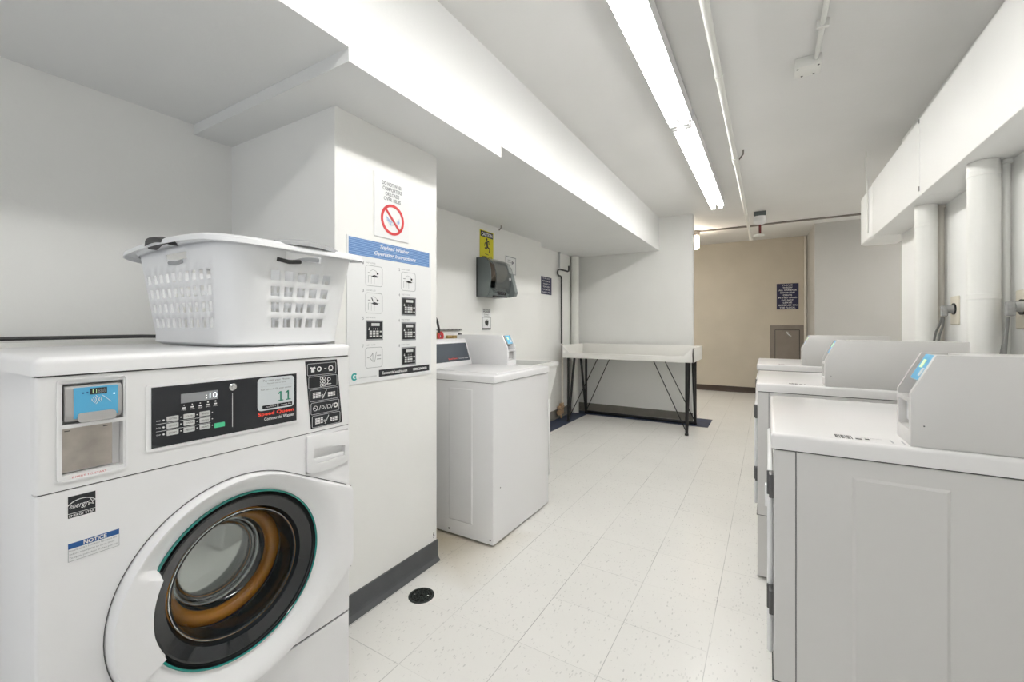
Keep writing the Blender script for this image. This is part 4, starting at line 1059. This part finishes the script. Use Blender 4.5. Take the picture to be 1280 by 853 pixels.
# valves behind the washer
def wheel_valve(y, z):
    t = thing('water_valve', 'red-handled water valve on the wall behind the top-load washer', 'valve', (-2.19, y, z))
    m = MB(); m.cyl((-2.2, y, z), (-2.13, y, z), .012, 12); m.cyl((-2.15, y, z-.04), (-2.15, y, z+.03), .014, 12); part('body', m, BRASS, t)
    m = MB(); m.lathe([(.010, .01), (.026, .006), (.034, .010), (.036, .018), (.028, .022), (.010, .018)], (-2.13, y, z), 'x', 12, close=True); part('handle', m, RED, t)
wheel_valve(2.50, 1.105)
t = thing('hose_bibb', 'brass hose tap on the wall behind the top-load washer', 'tap', (-2.19, 2.67, 1.09))
m = MB(); m.cyl((-2.2, 2.68, 1.095), (-2.12, 2.68, 1.095), .013, 12); m.cyl((-2.13, 2.68, 1.10), (-2.13, 2.66, 1.05), .012, 12); m.cyl((-2.15, 2.62, 1.095), (-2.15, 2.74, 1.095), .012, 12); part('body', m, BRASS, t)
m = MB(); m.box(-2.135, -2.115, 2.735, 2.76, 1.085, 1.125, .003); part('handle', m, HINGE, t)
m = MB(); m.tube([(-2.13, 2.36, 1.32), (-2.12, 2.42, 1.28), (-2.11, 2.455, 1.22), (-2.11, 2.475, 1.16), (-2.12, 2.49, 1.11), (-2.13, 2.495, 1.06)], .009, 10)
solo('supply_hose', m, DARKP, 'dark curved hose rising beside the red-handled valve', 'hose', (-2.12, 2.45, 1.2))
m = MB(); m.box(-2.199, -2.185, 2.40, 2.86, 1.145, 1.160, .002)
for k in range(9): m.box(-2.186, -2.178, 2.42+k*.05, 2.445+k*.05, 1.147, 1.158)
solo('pipe_rail', m, PLUG, 'narrow grey pipe rail on the wall above the brass tap', 'rail', (-2.19, 2.6, 1.15))

# vertical pipes at the left back corner
X_ = -2.30
m = MB(); m.tube([(X_, 5.35, 1.99), (X_, 5.35, 1.94), (X_, 5.34, 1.92), (X_, 5.31, 1.912), (X_, 5.06, 1.912), (X_, 5.01, 1.90), (X_, 4.99, 1.875), (X_, 4.995, 1.845), (X_, 5.02, 1.828), (X_, 5.07, 1.828), (X_, 5.10, 1.82), (X_, 5.115, 1.79), (X_, 5.117, .955)], .011, 10)
solo('bent_pipe', m, DARKP, 'thin dark pipe with a hooked bend on the left wall by the table', 'pipe', (X_, 5.1, 1.4))
m = MB(); m.cyl((X_, 5.045, 1.93), (X_, 5.045, 2.13), .010, 10); m.cyl((X_, 5.045, 2.11), (X_, 5.045, 2.13), .018, 10)
solo('pipe_stub', m, LGREY, 'short grey pipe stub hanging from the low ceiling above the bent pipe', 'pipe', (X_, 5.045, 2.0))
t = thing('drain_stack', 'thick white vertical pipe in the back left corner behind the table', 'pipe', (-2.272, 5.50, 0))
m = MB(); m.cyl((-2.272, 5.50, .0), (-2.272, 5.50, 2.135), .052, 28); part('pipe', m, PIPEW, t); m = MB(); m.cyl((-2.272, 5.50, .72), (-2.272, 5.50, .78), .057, 28); part('joint', m, PIPEW, t)
t = thing('gas_cock', 'thin cream pipe with copper valve near the floor at the left wall', 'pipe', (-2.29, 5.117, 0))
m = MB(); m.cyl((-2.29, 5.117, .14), (-2.29, 5.117, .95), .014, 12); part('pipe', m, CREAM, t)
m = MB(); m.cyl((-2.29, 5.00, .14), (-2.29, 5.14, .14), .022, 14); m.cyl((-2.27, 4.97, .085), (-2.27, 5.05, .085), .034, 14); m.cyl((-2.29, 5.117, .05), (-2.29, 5.117, .19), .02, 12); m.box(-2.30, -2.26, 5.04, 5.08, .15, .19, .004); m.cyl((-2.28, 5.06, .0), (-2.28, 5.06, .13), .012, 10); part('valve', m, COPPER, t)

# ================================================================== UTILITY SINK
t = thing('utility_sink', 'white plastic utility sink on legs beyond the top-load washer', 'sink', (-1.72, 2.9, 0))
def rl(x0, x1, y0, y1, z, r=.03, n=4):
    P = []
    for cx, cy, a in ((x1-r, y1-r, 0), (x0+r, y1-r, 90), (x0+r, y0+r, 180), (x1-r, y0+r, 270)):
        for k in range(n+1): q = math.radians(a+90*k/n); P.append((cx+r*math.cos(q), cy+r*math.sin(q), z))
    return P
sx0, sx1, sy0, sy1 = -2.05, -1.455, 2.60, 3.165
m = MB(); m.loft([rl(sx0+.05, sx1-.05, sy0+.05, sy1-.05, .565), rl(sx0+.005, sx1-.005, sy0+.005, sy1-.005, .80), rl(sx0+.002, sx1-.002, sy0+.002, sy1-.002, .865), rl(sx0-.01, sx1+.01, sy0-.005, sy1+.018, .868), rl(sx0-.01, sx1+.01, sy0-.005, sy1+.018, .895), rl(sx0+.03, sx1-.03, sy0+.03, sy1-.03, .895), rl(sx0+.04, sx1-.04, sy0+.04, sy1-.04, .80), rl(sx0+.075, sx1-.075, sy0+.075, sy1-.075, .60)], True, True)
part('basin', m, SINKM, t)
for x in (sx0+.07, sx1-.055):
    for y in (sy0+.07, sy1-.075):
        m = MB(); m.prism([(y-.015, .60), (y+.015, .60), (y+.012, 0), (y-.012, 0)], 'x', x-.015, x+.015, .002); part('leg', m, SINKM, t)
m = MB(); m.cyl((-1.75, 2.88, .20), (-1.75, 2.88, .58), .022, 14); m.tube([(-1.75, 2.88, .22), (-1.75, 2.88, .16), (-1.80, 2.88, .13), (-1.85, 2.88, .16), (-1.87, 2.88, .25), (-1.95, 2.88, .28), (-2.199, 2.88, .28)], .02, 12); part('drain_pipe', m, PIPEW, t)

# ================================================================== FOLDING TABLE
t = thing('folding_table', 'long ivory tray-top folding table on thin black hairpin legs', 'table', (-1.43, 5.3, 0))
ax0, ax1, ay0, ay1, az0, az1 = -2.205, -.678, 4.90, 5.60, .790, .945
m = MB()
m.box(ax0+.001, ax1-.001, ay0+.001, ay1-.001, az0, az0+.02)
m.prism([(ax0, az0), (ax1, az0), (ax1, az1), (ax1-.012, az1), (ax1-.105, az0+.062), (ax0+.105, az0+.062), (ax0+.012, az1), (ax0, az1)], 'y', ay0, ay0+.014, .001)
m.box(ax0, ax1, ay1-.014, ay1, az0, az1, .001); m.box(ax0, ax0+.014, ay0, ay1, az0, az1, .001); m.box(ax1-.014, ax1, ay0, ay1, az0, az1, .001)
part('tray_top', m, LAMIN, t)
feet = [(-2.125, 4.93, 1), (-2.125, 5.535, -1), (-.755, 4.95, 1), (-.750, 5.555, -1)]
for x, y, s in feet:
    m = MB(); m.cyl((x, y, 0), (x, y, az0), .015, 12); m.cyl((x, y+.004*s, .01), (x, y+.20*s, az0), .015, 12); m.cyl((x, y, 0), (x, y, .02), .02, 12); part('leg', m, BLKMET, t)
    s2 = 1 if x < -1.4 else -1
    m = MB(); m.cyl((x, y, .03), (x+.36*s2, y+.05*s, az0), .0055, 8); part('brace', m, BLKMET, t)
m = MB(); m.box(-2.125, -.750, 5.535, 5.557, .004, .036, .003); part('stretcher', m, BLKMET, t)

# ================================================================== CORRIDOR END
f = YN(8.6695)
t = thing('wall_sign', 'navy garbage chute notice with white capitals on the beige wall', 'sign', (.28, 8.67, 1.69))
m = MB(); f.rect(m, .128, .442, 1.468, 1.905, 0, .006); part('sign_board', m, NAVYS, t)
g = YN(8.6635)
for k, (s, wd) in enumerate((('PLEASE', .14), ('THROW', .14), ('ALL GARBAGE', .26), ('DOWN THE', .21), ('CHUTE', .13), ('IN TIED BAGS.', .27), ('DO NOT', .17), ('LEAVE', .13), ('GARBAGE ON', .27), ('THE FLOOR.', .23))):
    lines(g, t, WHITE, [(s, .285, 1.878-.0425*k, wd, .025)], .001, bold=.02)
t = thing('chute_door', 'brown steel garbage chute door set in the beige wall', 'hatch', (.29, 8.67, .85))
m = MB(); f.rect(m, .030, .514, .50, 1.195, 0, .012, .003); fm = part('frame', m, CHUTE, t)
g = YN(8.658)
m = MB(); g.rect(m, .108, .450, .58, 1.113, 0, .010, .003); part('door_panel', m, CHUTE, t)
m = MB(); g.rframe(m, .104, .454, .576, 1.117, .004, .008, 0, .0015); part('door_gap', m, BLACK, t)
m = MB(); g.strip(m, [(.285, 1.085), (.285, 1.06)], .02, .010, .016)
m.tube([(.27, 8.645, 1.085), (.285, 8.635, 1.05), (.32, 8.625, 1.02), (.335, 8.632, 1.01)], .011, 8); part('latch', m, CHROME, t)
m = MB(); m.cyl((.537, 8.645, .101), (.537, 8.645, 2.68), .020, 14)
solo('corner_pipe', m, CREAM, 'thin cream vertical pipe in the corner right of the chute door', 'pipe', (.537, 8.645, .1))
